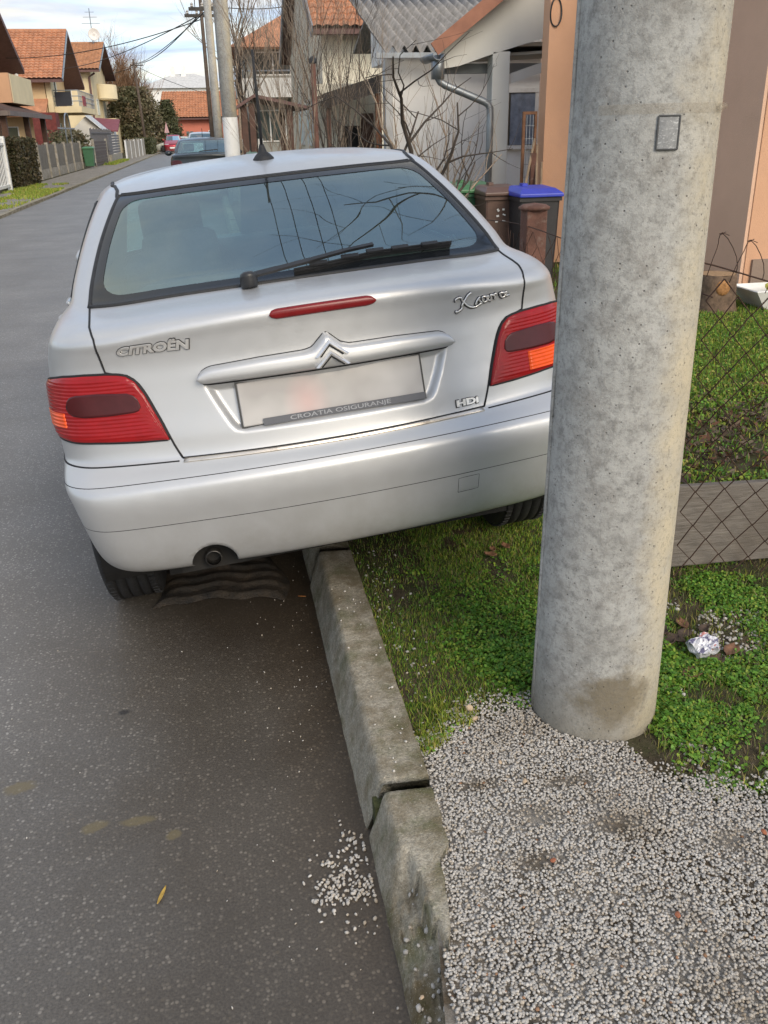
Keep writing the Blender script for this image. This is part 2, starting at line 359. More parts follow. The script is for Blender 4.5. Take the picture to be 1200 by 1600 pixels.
# ---- kerb on the near side: separate stones, the nearest one broken
kr = thing('right_kerb', None, None, (.30, 2, 0), kind='structure')
def kerb_piece(y0, y1, res, broken=False, lift=0., shift=0., seed=1):
    """a kerb stone as one closed skin over a grid across (u) and along (y)"""
    n = max(3, int((y1-y0)/res)+1); yy = np.linspace(y0, y1, n); U = 25; rows = []
    for y in yy:
        e = min(y-y0, y1-y)                                    # distance to the nearer end: rounded arrises
        rd = .007*math.exp(-e/.006)
        nz = lambda q, s: (float(fbm(q*18, y*18, s))-.5)
        xb, xa, xr = .222+shift, .264+shift, .383+shift
        top = .128+lift-rd
        P = []
        for u in np.linspace(0, 1, U):
            if u < .36:                                        # street face, leaning back
                q = u/.36; x = xb+(xa-xb)*q; z = -.02+(top+.02-.012)*q
            elif u < .48:                                      # rounded arris
                q = (u-.36)/.12; x = xa+.016*q; z = top-.012*(1-q)**2
            else:
                q = (u-.48)/.52; x = xa+.016+(xr-xa-.016)*q; z = top-.004*q
            x += rd*(.5 if u < .4 else 0)+nz(u*3, seed)*.006; z += nz(u*3+5, seed+3)*.005
            if broken:
                xr2 = float(np.interp(y, [.6,1.10,1.20,1.30,1.38,1.42,1.60],[.29,.300,.325,.335,.345,.372,.383]))+.02*nz(3, 9)
                x = min(x, xr2+.002*(u-.9))
                w = float(smoothstep(1.43, 1.36, y)); xi = float(np.interp(y, [.9,1.08,1.2,1.36],[.31,.318,.305,.285]))+nz(2, 21)*.025
                if x < xi: z = min(z, (1-w)*z+w*(.018+.060*max(0, (x-.225)/.08)+nz(u*9, 31)*.030+float(vnoise(x*90, y*90, 4))*.010))
            P.append((x, y, z))
        P.append((P[-1][0]+.004, y, -.02)); rows.append(P)
    R = np.array(rows); R[0,:,1] += .0; g = G(); g.grid(R)
    U2 = R.shape[1]; g.f.append(tuple(range(U2))); g.f.append(tuple((n-1)*U2+i for i in range(U2))[::-1])
    return g
def worn_end(g, y1, amt, up):                                   # chipped end of a stone
    g.v = [(x, y-amt*(.2+1.2*max(0, z)/.13+.5*math.sin(x*60))*max(0, 1-abs(y-y1)/.06) if abs(y-y1) < .06 else y, z) for x, y, z in g.v]; return g
obj('kerb_stone', kerb_piece(.55, 1.605, .007, True, seed=2), M_kerb, kr, smooth=True)
obj('kerb_stone', kerb_piece(1.625, 2.90, .010, lift=.006, shift=-.001, seed=7), M_kerb, kr, smooth=True)
yk = 2.915; i = 0
while yk < 34:
    obj('kerb_stone', kerb_piece(yk, yk+.985, .08 if yk > 4 else .03, lift=.005*math.sin(i*2.3), seed=11+i), M_kerb, kr, smooth=True); yk += 1.0; i += 1
obj('kerb_stone', kerb_piece(-.5, .54, .05, seed=3), M_kerb, kr, smooth=True)
# moss in the open joint
obj('joint_fill', G().box(.245, .375, 1.596, 1.634, .0, .088), simple('moss', (.060,.065,.020), .95, vary=.4, vscale=60, bump=.8, bscale=200), kr)

# bed of fine grit under the stones
k = N('grit'); k.setin(Roughness=.95, Specular_IOR_Level=.15); c = k.ramp(k.noise(260, 4, .7), [(.3, (.20,.18,.152)), (.7, (.36,.33,.29))]); c = k.mix(k.ramp(k.noise(6, 6, .65), [(.44, 0.), (.62, .9)]), c, (.095,.068,.040)); k.col(c); k.bump(k.noise(300, 4, .7), .8, .006)
gx = np.linspace(.27, 3.6, 60); gb_ = G(); gb_.grid(np.array([[(x, -.6+(float(gravel_edge(x))-.01+.025*math.sin(x*31)+.6)*q, VZ-.001-.006*(q > .99)) for x in gx] for q in np.linspace(0, 1, 14)])); gb_.v = [(max(x, float(np.interp(y, [.6,1.10,1.20,1.30,1.38,1.42,1.60],[.262,.272,.300,.315,.330,.366,.375]))), y, z) for x, y, z in gb_.v]; obj('gravel_bed', gb_, k.m, kind='structure')
# ---- gravel: real stones on the forecourt
PEB = [pebble(100+i) for i in range(10)]
def lying(n):
    """mostly flat on the ground, any heading"""
    a = RNG.uniform(0, 6.2832, n); Z = np.zeros((n,3,3)); Z[:,0,0] = np.cos(a); Z[:,0,1] = -np.sin(a); Z[:,1,0] = np.sin(a); Z[:,1,1] = np.cos(a); Z[:,2,2] = 1
    b = RNG.normal(0, .42, n); T = np.zeros((n,3,3)); T[:,0,0] = 1; T[:,1,1] = np.cos(b); T[:,1,2] = -np.sin(b); T[:,2,1] = np.sin(b); T[:,2,2] = np.cos(b)
    return np.einsum('nij,njk,nkl->nil', Z, T, np.einsum('nij->nij', Z))
def stones(n, x0, x1, y0, y1, keep, smin, smax, zf, tone, sink=.25):
    x = RNG.uniform(x0, x1, n); y = RNG.uniform(y0, y1, n); m = keep(x, y); x, y = x[m], y[m]; n = len(x)
    s = smin+(smax-smin)*RNG.beta(1.6, 3.5, n); z = zf(x, y)+s*(.55-sink*RNG.uniform(0, 1, n))
    return np.stack([x, y, z], 1), s, tone(n, x, y)
def grey_tone(n, x, y):
    t = RNG.choice([0,1,2,3,4], n, p=[.44,.30,.12,.135,.005]); pal = np.array([(.45,.42,.38),(.40,.375,.34),(.49,.465,.425),(.41,.355,.285),(.30,.17,.10)])
    c = pal[t]*RNG.uniform(.80, 1.15, (n,1)); d = np.clip(smoothstep(.50, .70, fbm(x*5, y*5, 41))*.55+.75*bare(x, y), 0, .9)
    return np.clip(c*(1-d[:,None]*np.array([.35,.42,.52])), 0, .8)
BARE = [(.60,1.475,.05,.035),(.745,1.42,.05,.03),(.55,1.345,.06,.025),(.50,1.60,.05,.02),(.98,1.32,.045,.03),(1.05,1.25,.04,.03),(.70,1.57,.06,.02)]
def bare(x, y):
    b = np.zeros_like(x)
    for cx, cy, rx, ry in BARE: b = np.maximum(b, np.exp(-(((x-cx)/rx)**2+((y-cy)/ry)**2)))
    return b
def gkeep(x, y):
    e = gravel_edge(x)-y+(fbm(x*14, y*14, 8)-.5)*.10
    p = smoothstep(-.13, .02, e)**1.6*(1-.80*bare(x, y)); xk = np.interp(y, [.6,1.1,1.3,1.45,1.6],[.272,.290,.330,.368,.384])
    return (RNG.uniform(0, 1, len(x)) < p) & (x > xk) & (np.hypot(x-.882, y-1.85) > .163)
A = [stones(44000, .29, 1.5, .78, 2.0, gkeep, .0030, .0064, lambda x, y: np.full_like(x, VZ-.004), grey_tone),
     stones(40000, .29, 1.5, .78, 2.0, gkeep, .0030, .0060, lambda x, y: np.full_like(x, VZ+.003), grey_tone),
     stones(8000, 1.5, 3.4, .2, 1.5, lambda x, y: y < gravel_edge(x), .006, .013, lambda x, y: np.full_like(x, VZ-.002), grey_tone),
     stones(5000, .4, 2.2, -.6, .79, lambda x, y: x > .32, .006, .013, lambda x, y: np.full_like(x, VZ-.002), grey_tone)]
# earthy pebbles among the weeds right of the pole, and stray ones on the soil by the kerb
A += [stones(2600, 1.02, 1.6, 1.42, 2.35, lambda x, y: fbm(x*7, y*7, 15) > .47, .004, .010, lambda x, y: soil_z(x, y), grey_tone),
      stones(260, .39, .62, 1.72, 2.9, lambda x, y: np.exp(-((x-.40)/.10)**2) > RNG.uniform(0,1,len(x)), .003, .008, lambda x, y: soil_z(x, y), grey_tone)]
pos = np.concatenate([a[0] for a in A]); sc = np.concatenate([a[1] for a in A]); tn = np.concatenate([a[2] for a in A])
scatter('gravel', PEB, pos, lying(len(pos)), sc, M_stone, tn, kind='stuff', label='pale grey crushed gravel spread beside the kerb', category='gravel')
# loose gravel kicked onto the asphalt, the small heap against the kerb, crumbs along the stone tops
def road_keep(x, y): return RNG.uniform(0,1,len(x)) < np.exp(-((x-.20)/.20)**2)*.8+.04
A = [stones(620, -.9, .215, 1.0, 3.1, road_keep, .0016, .0048, lambda x, y: np.zeros_like(x), grey_tone, .1)]
for cx, cy, sx, sy, n in ((.165,1.53,.030,.030,55),(.135,1.475,.030,.028,75),(.185,1.445,.022,.018,60),(.115,1.43,.025,.018,30),(.19,1.60,.02,.03,28),(.15,1.36,.03,.05,14)):
    x = RNG.normal(cx, sx, n); y = RNG.normal(cy, sy, n); s = RNG.uniform(.0034, .0066, n); x = np.minimum(x, .212)
    A.append((np.stack([x, y, s*.5+RNG.uniform(0,.002,n)], 1), s, grey_tone(n, x, y)*1.1))
x = RNG.uniform(.275, .375, 34); y = RNG.uniform(1.63, 2.6, 34); A.append((np.stack([x, y, np.full(34, .1345)], 1), RNG.uniform(.002,.0055,34), grey_tone(34, x, y)*1.2))
x = RNG.uniform(.24, .32, 60); y = RNG.uniform(.9, 1.36, 60); A.append((np.stack([x, y, .045+.5*(x-.24)], 1), RNG.uniform(.003,.009,60), grey_tone(60, x, y)*.95))
pos = np.concatenate([a[0] for a in A]); sc = np.concatenate([a[1] for a in A]); tn = np.clip(np.concatenate([a[2] for a in A]), 0, .8)
scatter('loose_gravel', PEB, pos, rot_rand(len(pos)), sc, M_stone, tn, kind='stuff', label='stray gravel crumbs scattered over the asphalt by the kerb', category='gravel')

# clods of earth on the bare soil
n = 9000; x = RNG.uniform(.388, 1.75, n); y = RNG.uniform(1.40, 3.3, n); m = (y > gravel_edge(x)-.02) & (np.hypot(x-.882, y-1.85) > .165); x, y = x[m], y[m]; n = len(x)
pal = np.array([(.050,.036,.022),(.085,.064,.040),(.035,.025,.017),(.13,.105,.072)]); scatter('soil_clods', PEB, np.stack([x, y, soil_z(x, y)], 1), rot_rand(n), .0018+.0060*RNG.beta(1.2, 5, n), M_stone, pal[RNG.integers(0, 4, n)]*RNG.uniform(.7, 1.3, (n,1)), kind='stuff', label='dark crumbs of bare earth between the kerb and the fence', category='soil')
# ---- weeds and grass
def blades(n, x0, x1, y0, y1, dens, hmin, hmax, wid, pal, zf=soil_z, lean=.55):
    x = RNG.uniform(x0, x1, n); y = RNG.uniform(y0, y1, n); m = RNG.uniform(0, 1, n) < dens(x, y); x, y = x[m], y[m]; n = len(x)
    h = RNG.uniform(hmin, hmax, n); a = RNG.uniform(0, 2*math.pi, n); l = RNG.uniform(.1, lean, n)*h; w = wid*RNG.uniform(.6, 1.3, n)
    dx, dy = np.cos(a), np.sin(a); b = RNG.uniform(0, 2*math.pi, n); wx, wy = np.cos(b)*w, np.sin(b)*w; z = zf(x, y)-.004
    P = np.stack([np.stack([x-wx, y-wy, z], 1), np.stack([x+wx, y+wy, z], 1), np.stack([x+wx*.8+dx*l*.4, y+wy*.8+dy*l*.4, z+h*.62], 1), np.stack([x-wx*.8+dx*l*.4, y-wy*.8+dy*l*.4, z+h*.62], 1), np.stack([x+dx*l*1.25, y+dy*l*1.25, z+h], 1)], 1)
    F = np.array([[0,1,2],[0,2,3],[3,2,4]])
    t = np.array(pal)[RNG.integers(0, len(pal), n)]*RNG.uniform(.7, 1.25, (n,1))
    return P, F, t
def leaves(n, x0, x1, y0, y1, dens, zlo, zhi, smin, smax, pal, zf=soil_z):
    """small rounded leaves at random tilt: chickweed and clover"""
    x = RNG.uniform(x0, x1, n); y = RNG.uniform(y0, y1, n); d = dens(x, y); m = RNG.uniform(0, 1, n) < d; x, y, d = x[m], y[m], d[m]; n = len(x)
    s = RNG.uniform(smin, smax, n); z = zf(x, y)+zlo+(zhi-zlo)*d*RNG.uniform(0, 1, n)**.7*(.5+fbm(x*22, y*22, 77))
    a = RNG.uniform(0, 2*math.pi, n); t = RNG.normal(0, .5, n); ca, sa, ct, st = np.cos(a), np.sin(a), np.cos(t), np.sin(t)
    U = np.stack([ca*ct, sa*ct, st], 1)*s[:,None]; W = np.stack([-sa, ca, RNG.normal(0,.35,n)], 1)*(s*.75)[:,None]; C0 = np.stack([x, y, z], 1)
    P = np.stack([C0-U, C0-U*.2+W, C0+U*.6+W*.75, C0+U*1.05, C0+U*.6-W*.75, C0-U*.2-W], 1); P[:,[1,2,4,5],2] += (s*.18)[:,None]
    F = np.array([[0,1,5],[1,2,5],[2,4,5],[2,3,4]])
    c = np.array(pal)[RNG.integers(0, len(pal), n)]*RNG.uniform(.7, 1.25, (n,1))
    return P, F, c
def green(name, packs, label, cat):
    V, F, C, o = [], [], [], 0
    for P, f, t in packs:
        n, k = P.shape[:2]; V.append(P.reshape(-1,3)); F.append((f[None]+(o+np.arange(n)*k)[:,None,None]).reshape(-1,3)); C.append(np.repeat(t, k, axis=0)); o += n*k
    np_mesh(name, np.concatenate(V), np.concatenate(F), M_leafy, np.concatenate(C), False, kind='stuff', label=label, category=cat)
PAL_W = [(.100,.235,.024),(.130,.28,.030),(.075,.185,.024),(.165,.31,.036)]; PAL_Y = [(.33,.37,.050),(.25,.34,.042),(.38,.34,.085),(.18,.29,.036)]; PAL_D = [(.26,.21,.11),(.19,.15,.08),(.12,.14,.04)]
def not_pole(x, y): return (np.hypot(x-.882, y-1.85) > .164)*1.
def d_weed(x, y):
    e = y-gravel_edge(x); nz = fbm(x*7, y*7, 2)
    v = smoothstep(.52, .74, x+.42*(nz-.5))*smoothstep(.0, .07, e+.08*(nz-.5))*smoothstep(2.75, 2.05, y+.5*(fbm(x*4, y*4, 71)-.5))
    v = v*((x < .80) | (y > 1.95))*smoothstep(.26, .46, fbm(x*9, y*9, 61)+.10)*smoothstep(1.36, 1.15, x+.2*(nz-.5))*((y > 1.95) & (x < 1.3) | (x < .80))*(1-.75*np.exp(-((x-1.2)/.16)**2-((y-2.12)/.2)**2))
    r = (x > .96)*smoothstep(.0, .05, e)*smoothstep(.34, .60, fbm(x*5.2, y*5.2, 33)+.10*(fbm(x*22, y*22, 35)-.5)+.17*np.exp(-((x-1.14)/.22)**2-((y-1.53)/.11)**2)+.12*np.exp(-((x-1.10)/.06)**2-((y-1.93)/.10)**2)+.12*np.exp(-((x-1.34)/.10)**2-((y-1.80)/.12)**2)+.10*np.exp(-((x-1.42)/.16)**2-((y-2.32)/.10)**2)-.20*np.exp(-((x-1.19)/.08)**2-((y-1.80)/.08)**2)-.25*np.exp(-((x-1.32)/.10)**2-((y-2.05)/.09)**2))*(y < 2.62)
    return np.clip(np.maximum(v, r), 0, 1)*not_pole(x, y)
def d_grass(x, y):
    e = y-gravel_edge(x); b = smoothstep(-.02, .06, e)*smoothstep(.30, .50, fbm(x*8, y*8, 19)+.08)*(x > .385)
    b = b*(1-.8*smoothstep(2.25, 2.8, y)*(x < .62))*(1-.6*((x > 1.0) & (y < 2.5)))
    return np.clip(b, 0, 1)*not_pole(x, y)
def d_lawn(x, y):
    band = np.exp(-((y-(3.75+.25*(x-2)))/.28)**2)
    return np.clip(smoothstep(.26, .44, fbm(x*2.6, y*2.6, 23)+.14)-.7*band, .03, 1)
green('weeds', [leaves(90000, .45, 1.30, 1.72, 3.2, d_weed, .002, .028, .0032, .0066, PAL_W+PAL_Y[1:2]), leaves(52000, .98, 1.75, 1.40, 2.62, d_weed, .002, .020, .0032, .0066, PAL_W+PAL_Y[1:2]),
     leaves(2600, .36, 1.3, 1.55, 1.9, lambda x, y: np.exp(-((y-gravel_edge(x))/.05)**2)*smoothstep(.5,.6,fbm(x*12,y*12,91)), .001, .018, .003, .006, PAL_W+PAL_Y)],
     'low green chickweed growing around the foot of the concrete pole', 'weeds')
tuft = lambda x, y: np.exp(-((x-.425)/.035)**2-((y-1.775)/.05)**2)+np.exp(-((x-.47)/.03)**2-((y-1.90)/.06)**2)*.6+np.exp(-((x-.53)/.03)**2-((y-1.86)/.05)**2)*.7
green('verge_grass', [blades(90000, .385, 1.35, 1.70, 3.4, d_grass, .006, .022, .0011, PAL_Y+PAL_W), blades(7000, .385, 1.0, 1.70, 3.4, d_grass, .010, .032, .0010, PAL_D),
     blades(9000, .37, .62, 1.66, 2.05, tuft, .012, .036, .0010, PAL_Y), blades(15000, .96, 1.9, 1.38, 2.6, lambda x, y: .25+.75*d_grass(x, y), .010, .040, .0011, PAL_Y+PAL_D+PAL_D),
     blades(9000, .40, 1.38, 3.3, 9.0, lambda x, y: np.full_like(x, .8), .02, .06, .0022, PAL_Y+PAL_W)],
     'short patchy grass between the kerb and the concrete pole', 'grass')
green('lawn', [blades(90000, 1.42, 5.2, 2.55, 7.4, d_lawn, .012, .045, .0030, PAL_Y+PAL_W), blades(5000, 1.42, 5.2, 2.55, 7.4, lambda x, y: np.full_like(x, .6), .02, .06, .0016, PAL_D),
     blades(9000, 1.5, 5.2, 7.2, 14, lambda x, y: np.full_like(x, .8), .02, .06, .004, PAL_Y+PAL_W), leaves(36000, 1.42, 5.2, 2.55, 6.6, d_lawn, .004, .025, .005, .011, PAL_W+PAL_Y)],
     'green garden lawn behind the rusty wire fence', 'grass')
green('strip_grass', [blades(16000, -6.05, -4.5, 22, 34, lambda x, y: smoothstep(.44,.60,fbm(x*1.2,y*.5,29)+.20*np.exp(-((y-28)/3.2)**2)-.04), .02, .08, .012, PAL_Y, zf=lambda x, y: np.full_like(x, .06)),
     blades(5000, -6.1, -5.2, 55, 66, lambda x, y: smoothstep(.45,.6,fbm(x*1.2,y*.5,39)+.1), .04, .16, .02, PAL_Y, zf=lambda x, y: np.full_like(x, .06))],
     'grass growing on the strip before the clipped hedge across the road', 'grass')
# ---- car body surface: a net of horizontal outlines, smooth in both directions ----
#        yc    zc    dy    dz    w     rc   wm    zs    yf    zf
ROWS = [
 (.220, .340, .050, .000, .640, .14, .700, .230, 3.90, .230),
 (.085, .338, .045, .000, .690, .14, .760, .215, 4.06, .200),
 (.050, .352, .048, .000, .712, .14, .785, .240, 4.11, .230),
 (.028, .400, .050, .000, .735, .13, .800, .320, 4.14, .300),
 (.010, .505, .054, .000, .757, .13, .815, .470, 4.17, .450),
 (.002, .570, .056, .000, .768, .13, .822, .560, 4.18, .530),
 (.004, .604, .060, .000, .776, .13, .826, .600, 4.175, .600),
 (.018, .626, .064, .000, .780, .14, .828, .620, 4.15, .640),
 (.052, .658, .080,-.006, .780, .18, .829, .655, 4.11, .680),
 (.058, .672, .088,-.006, .782, .20, .829, .670, 4.09, .690),
 (.070, .730, .088, .000, .783, .20, .830, .730, 4.04, .720),
 (.087, .800, .088, .000, .783, .20, .829, .800, 3.90, .770),
 (.100, .870, .086, .000, .779, .20, .826, .860, 3.62, .850),
 (.107, .930, .084, .005, .772, .20, .820, .905, 3.36, .905),
 (.106, .985, .078, .018, .762, .20, .812, .935, 3.20, .935),
 (.102,1.022, .072, .026, .750, .20, .803, .953, 3.11, .955),
 (.112,1.042, .070, .028, .738, .20, .795, .966, 3.06, .965),
 (.150,1.054, .070, .022, .724, .20, .786, .975, 3.03, .972),
 (.345,1.072, .070, .014, .698, .17, .765, .990, 2.98, .985),
 (.430,1.117, .070, .012, .684, .16, .748,1.030, 2.92,1.015),
 (.600,1.203, .068, .010, .652, .15, .712,1.125, 2.72,1.115),
 (.745,1.275, .066, .008, .618, .15, .672,1.220, 2.52,1.215),
 (.868,1.330, .064, .006, .585, .15, .630,1.300, 2.34,1.300),
 (.935,1.354, .064, .008, .568, .15, .602,1.338, 2.24,1.342),
 (1.04,1.380, .062, .012, .530, .15, .552,1.366, 2.14,1.372),
 (1.22,1.401, .050, .010, .410, .13, .425,1.393, 2.02,1.394),
 (1.42,1.411, .030, .004, .230, .10, .235,1.408, 1.86,1.407),
 (1.60,1.414, .004, .000, .012, .005,.013,1.414, 1.66,1.413),
]
def outline(row):
    yc,zc,dy,dz,w,rc,wm,zs,yf,zf = row
    xe = w - rc*.75
    for _ in range(8):
        ph = math.atan(2*dy/xe); xe = w - rc*(1-math.sin(ph))
    P = []
    for k in (0,.25,.5,.75,1): P.append((k*xe, yc+dy*k*k, zc-dz*k*k))
    ye = yc+dy
    for k in (.25,.5,.75,1):
        a = ph+(math.pi/2-ph)*k
        P.append((xe+rc*(math.sin(a)-math.sin(ph)), ye+rc*(math.cos(ph)-math.cos(a)), zc-dz))
    ya = P[-1][1]
    rf = min(.35, .45*w); yb = yf-rf-.10
    for k in (.12,.3,.5,.7,.88):
        q = math.sin(math.pi*min(1,(k+.08)*1.15)**.8) if False else min(1,k*2.2)*min(1,(1-k)*2.2+.25)
        P.append((w+(wm-w)*min(1,q), ya+(yb-ya)*k, (zc-dz)+(zs-(zc-dz))*min(1,k/.3)+(zf-zs)*max(0,(k-.7)/.3)))
    wf = w*.985
    P.append((wf, yb, zf))
    xf = wf-rf
    for k in (.33,.66,1):
        a = math.pi/2*k
        P.append((xf+rf*math.cos(a), yf-rf*(1-math.sin(a))-.06*(1-k)-.04, zf))
    for k in (.6,.3,0): P.append((xf*k, yf-.04*k*k, zf))
    return P
NET = np.array([outline(r) for r in ROWS])          # rows x columns x 3
def _chord(A):
    d = np.linalg.norm(np.diff(A, axis=0), axis=-1)
    return d
_cv = np.linalg.norm(np.diff(NET[10], axis=0), axis=-1)
VP = np.concatenate([[0], np.cumsum(_cv)])          # column parameter: arc length along the waist outline
_ct = np.hypot(np.diff(NET[:,0,1]), np.diff(NET[:,0,2]))
TP = np.concatenate([[0], np.cumsum(_ct)])          # row parameter: arc length up the tail
def _pchip_m(x, y):
    h = np.diff(x); d = np.diff(y, axis=0)/h.reshape((-1,)+(1,)*(y.ndim-1))
    m = np.zeros_like(y)
    hh = h.reshape((-1,)+(1,)*(y.ndim-1))
    w1 = 2*hh[1:]+hh[:-1]; w2 = hh[1:]+2*hh[:-1]
    same = d[:-1]*d[1:] > 0
    with np.errstate(divide='ignore', invalid='ignore'):
        mm = (w1+w2)/(w1/d[:-1]+w2/d[1:])
    m[1:-1] = np.where(same, mm, 0); m[0] = d[0]; m[-1] = d[-1]
    return m
def _spline_m(x, y, m0=None, m1=None):
    n = len(x); h = np.diff(x); d = np.diff(y, axis=0)/h.reshape((-1,)+(1,)*(y.ndim-1))
    A = np.zeros((n,n)); b = np.zeros_like(y)
    A[0,0] = 1; b[0] = d[0] if m0 is None else m0
    A[-1,-1] = 1; b[-1] = d[-1] if m1 is None else m1
    for i in range(1,n-1):
        A[i,i-1] = h[i]; A[i,i] = 2*(h[i-1]+h[i]); A[i,i+1] = h[i-1]
        b[i] = 3*(h[i]*d[i-1]+h[i-1]*d[i])
    return np.linalg.solve(A, b.reshape(n,-1)).reshape(y.shape)
_MT = _pchip_m(TP, NET)
def _herm(x, Y, M, q):
    q = np.clip(q, x[0], x[-1]); i = np.clip(np.searchsorted(x, q, side='right')-1, 0, len(x)-2)
    h = (x[i+1]-x[i]); s = (q-x[i])/h
    sh = s.reshape(s.shape+(1,)*(Y.ndim-1)); hs = h.reshape(sh.shape)
    return ((1+2*sh)*(1-sh)**2*Y[i] + sh*(1-sh)**2*hs*M[i] + sh*sh*(3-2*sh)*Y[i+1] + sh*sh*(sh-1)*hs*M[i+1])
def surf_grid(vs, ts):
    """points for all v in vs (signed arc length), t in ts -> (len(ts), len(vs), 3)"""
    vs = np.asarray(vs, float); ts = np.asarray(ts, float)
    rows = _herm(TP, NET, _MT, ts)                   # ts x cols x 3
    cols = np.swapaxes(rows, 0, 1)                   # cols x ts x 3
    x0 = np.zeros((cols.shape[1],3)); x0[:,0] = (cols[1,:,0]-cols[0,:,0])/(VP[1]-VP[0])
    M = _spline_m(VP, cols, x0, x0*-1)
    out = _herm(VP, cols, M, np.abs(vs))             # vs x ts x 3
    out[...,0] *= np.where(vs<0,-1,1)[:,None]
    return np.swapaxes(out, 0, 1)
def surf_pts(v, t, off=0.0):
    """points at paired (v,t), pushed out along the normal by off"""
    v = np.atleast_1d(np.asarray(v,float)); t = np.atleast_1d(np.asarray(t,float))
    def ev(v, t):
        rows = _herm(TP, NET, _MT, t); cols = np.swapaxes(rows,0,1)
        x0 = np.zeros((cols.shape[1],3)); x0[:,0] = (cols[1,:,0]-cols[0,:,0])/(VP[1]-VP[0])
        M = _spline_m(VP, cols, x0, x0*-1)
        a = np.abs(v); i = np.clip(np.searchsorted(VP,a,side='right')-1,0,len(VP)-2)
        h = VP[i+1]-VP[i]; s = ((a-VP[i])/h)[:,None]; h = h[:,None]; k = np.arange(len(a))
        o = (1+2*s)*(1-s)**2*cols[i,k]+s*(1-s)**2*h*M[i,k]+s*s*(3-2*s)*cols[i+1,k]+s*s*(s-1)*h*M[i+1,k]
        o[:,0] *= np.where(v<0,-1,1)
        return o
    P = ev(v,t)
    e = 2e-3
    dv = ev(v+e,t)-ev(v-e,t); dt = ev(v,np.minimum(t+e,TP[-1]))-ev(v,np.maximum(t-e,0))
    n = np.cross(dv,dt); n /= np.linalg.norm(n,axis=1)[:,None]+1e-12
    off = np.asarray(off,float)
    return P + n*(off[:,None] if off.ndim else off), n
# ================================================================== THE SILVER HATCHBACK
def paint_mat(name, c, rough=.40, metal=.50, coat=.25):
    k = N(name); k.setin(Roughness=rough, Metallic=metal, Coat_Weight=coat, Coat_Roughness=.12, Specular_IOR_Level=.5)
    d = k.noise(2.2, 8, .65); c2 = k.mix(k.ramp(d, [(.40, 0.), (.80, .30)]), c, tuple(x*.78 for x in c))
    X = k.xyz(); low = k.math('MULTIPLY', k.ramp(X[2], [(.33, .55), (.60, 0.)]), k.ramp(k.noise(9, 7, .7), [(.35, .2), (.7, 1.)]))   # road film on the lower bumper
    k.col(k.mix(low, c2, (.30,.28,.24)))
    k.L(k.ramp(k.noise(26, 6, .7), [(.3, rough-.05), (.8, rough+.12)]), k.bs.inputs['Roughness'])
    k.bump(k.noise(900, 2, .5), .02, .001); return k.m
M_silver = paint_mat('silver_paint', (.53,.535,.54))
M_gap = simple('shut_line', (.008,.008,.009), .7); M_rubber = simple('black_rubber', (.018,.018,.019), .62, vary=.3, vscale=40, bump=.2, bscale=120)
M_trim = simple('black_plastic', (.022,.022,.023), .42, vary=.3, vscale=20); M_chrome = simple('badge_chrome', (.78,.76,.73), .30, .75, vary=.10, vscale=60)
M_under = simple('underbody', (.012,.011,.010), .9, vary=.4, vscale=12); M_cloth = simple('seat_cloth', (.10,.105,.105), .9, vary=.3, vscale=30, bump=.2, bscale=300)
def glass_mat(name, tint, refl=.10, rough=.0, ior=1.62):
    k = N(name); k.n.remove(k.bs); g = k.node('ShaderNodeBsdfGlossy'); g.inputs['Roughness'].default_value = rough; g.inputs['Color'].default_value = (.80,.96,.92,1)
    t = k.node('ShaderNodeBsdfTransparent'); t.inputs['Color'].default_value = (*tint, 1)
    film = k.node('ShaderNodeBsdfDiffuse'); film.inputs['Color'].default_value = (.34,.36,.34,1)
    fr = k.node('ShaderNodeFresnel'); fr.inputs['IOR'].default_value = ior
    m0 = k.node('ShaderNodeMixShader'); k.L(k.ramp(k.noise(5, 8, .7), [(.35, .03), (.8, .13)]), m0.inputs[0]); k.L(t.outputs[0], m0.inputs[1]); k.L(film.outputs[0], m0.inputs[2])
    m = k.node('ShaderNodeMixShader'); k.L(k.math('ADD', fr.outputs[0], refl, True), m.inputs[0]); k.L(m0.outputs[0], m.inputs[1]); k.L(g.outputs[0], m.inputs[2]); k.L(m.outputs[0], k.out.inputs['Surface'])
    return k.m
M_glass = glass_mat('tinted_glass', (.58,.80,.74), .19, ior=1.75); M_frit = simple('window_border', (.012,.014,.016), .12, vary=.1, spec=.6)

CAR_T = (0.35565698, 2.29212975, 0.07845772); CAR_YAW, CAR_ROLL, CAR_PITCH = -0.045059188, -0.08349947, -0.020917578
car = bpy.data.objects.new('parked_car', None); COL.objects.link(car)
car['label'] = 'silver five-door hatchback parked half on the kerb by the pole'; car['category'] = 'car'
car.matrix_world = Matrix.Translation(CAR_T) @ Matrix.Rotation(-CAR_YAW, 4, 'Z') @ Matrix.Rotation(CAR_ROLL, 4, 'Y') @ Matrix.Rotation(CAR_PITCH, 4, 'X')
def cpart(name, g, mat, parent=None, smooth=True, **k): return obj(name, g, mat, parent or car, smooth=smooth, base=(0,0,0), **k)
def grid_from(v2, t2, off=0.):
    """points on the car skin for 2-D arrays of v and t"""
    P, n = surf_pts(v2.ravel(), t2.ravel(), off.ravel() if isinstance(off, np.ndarray) else off); return P.reshape(v2.shape+(3,))
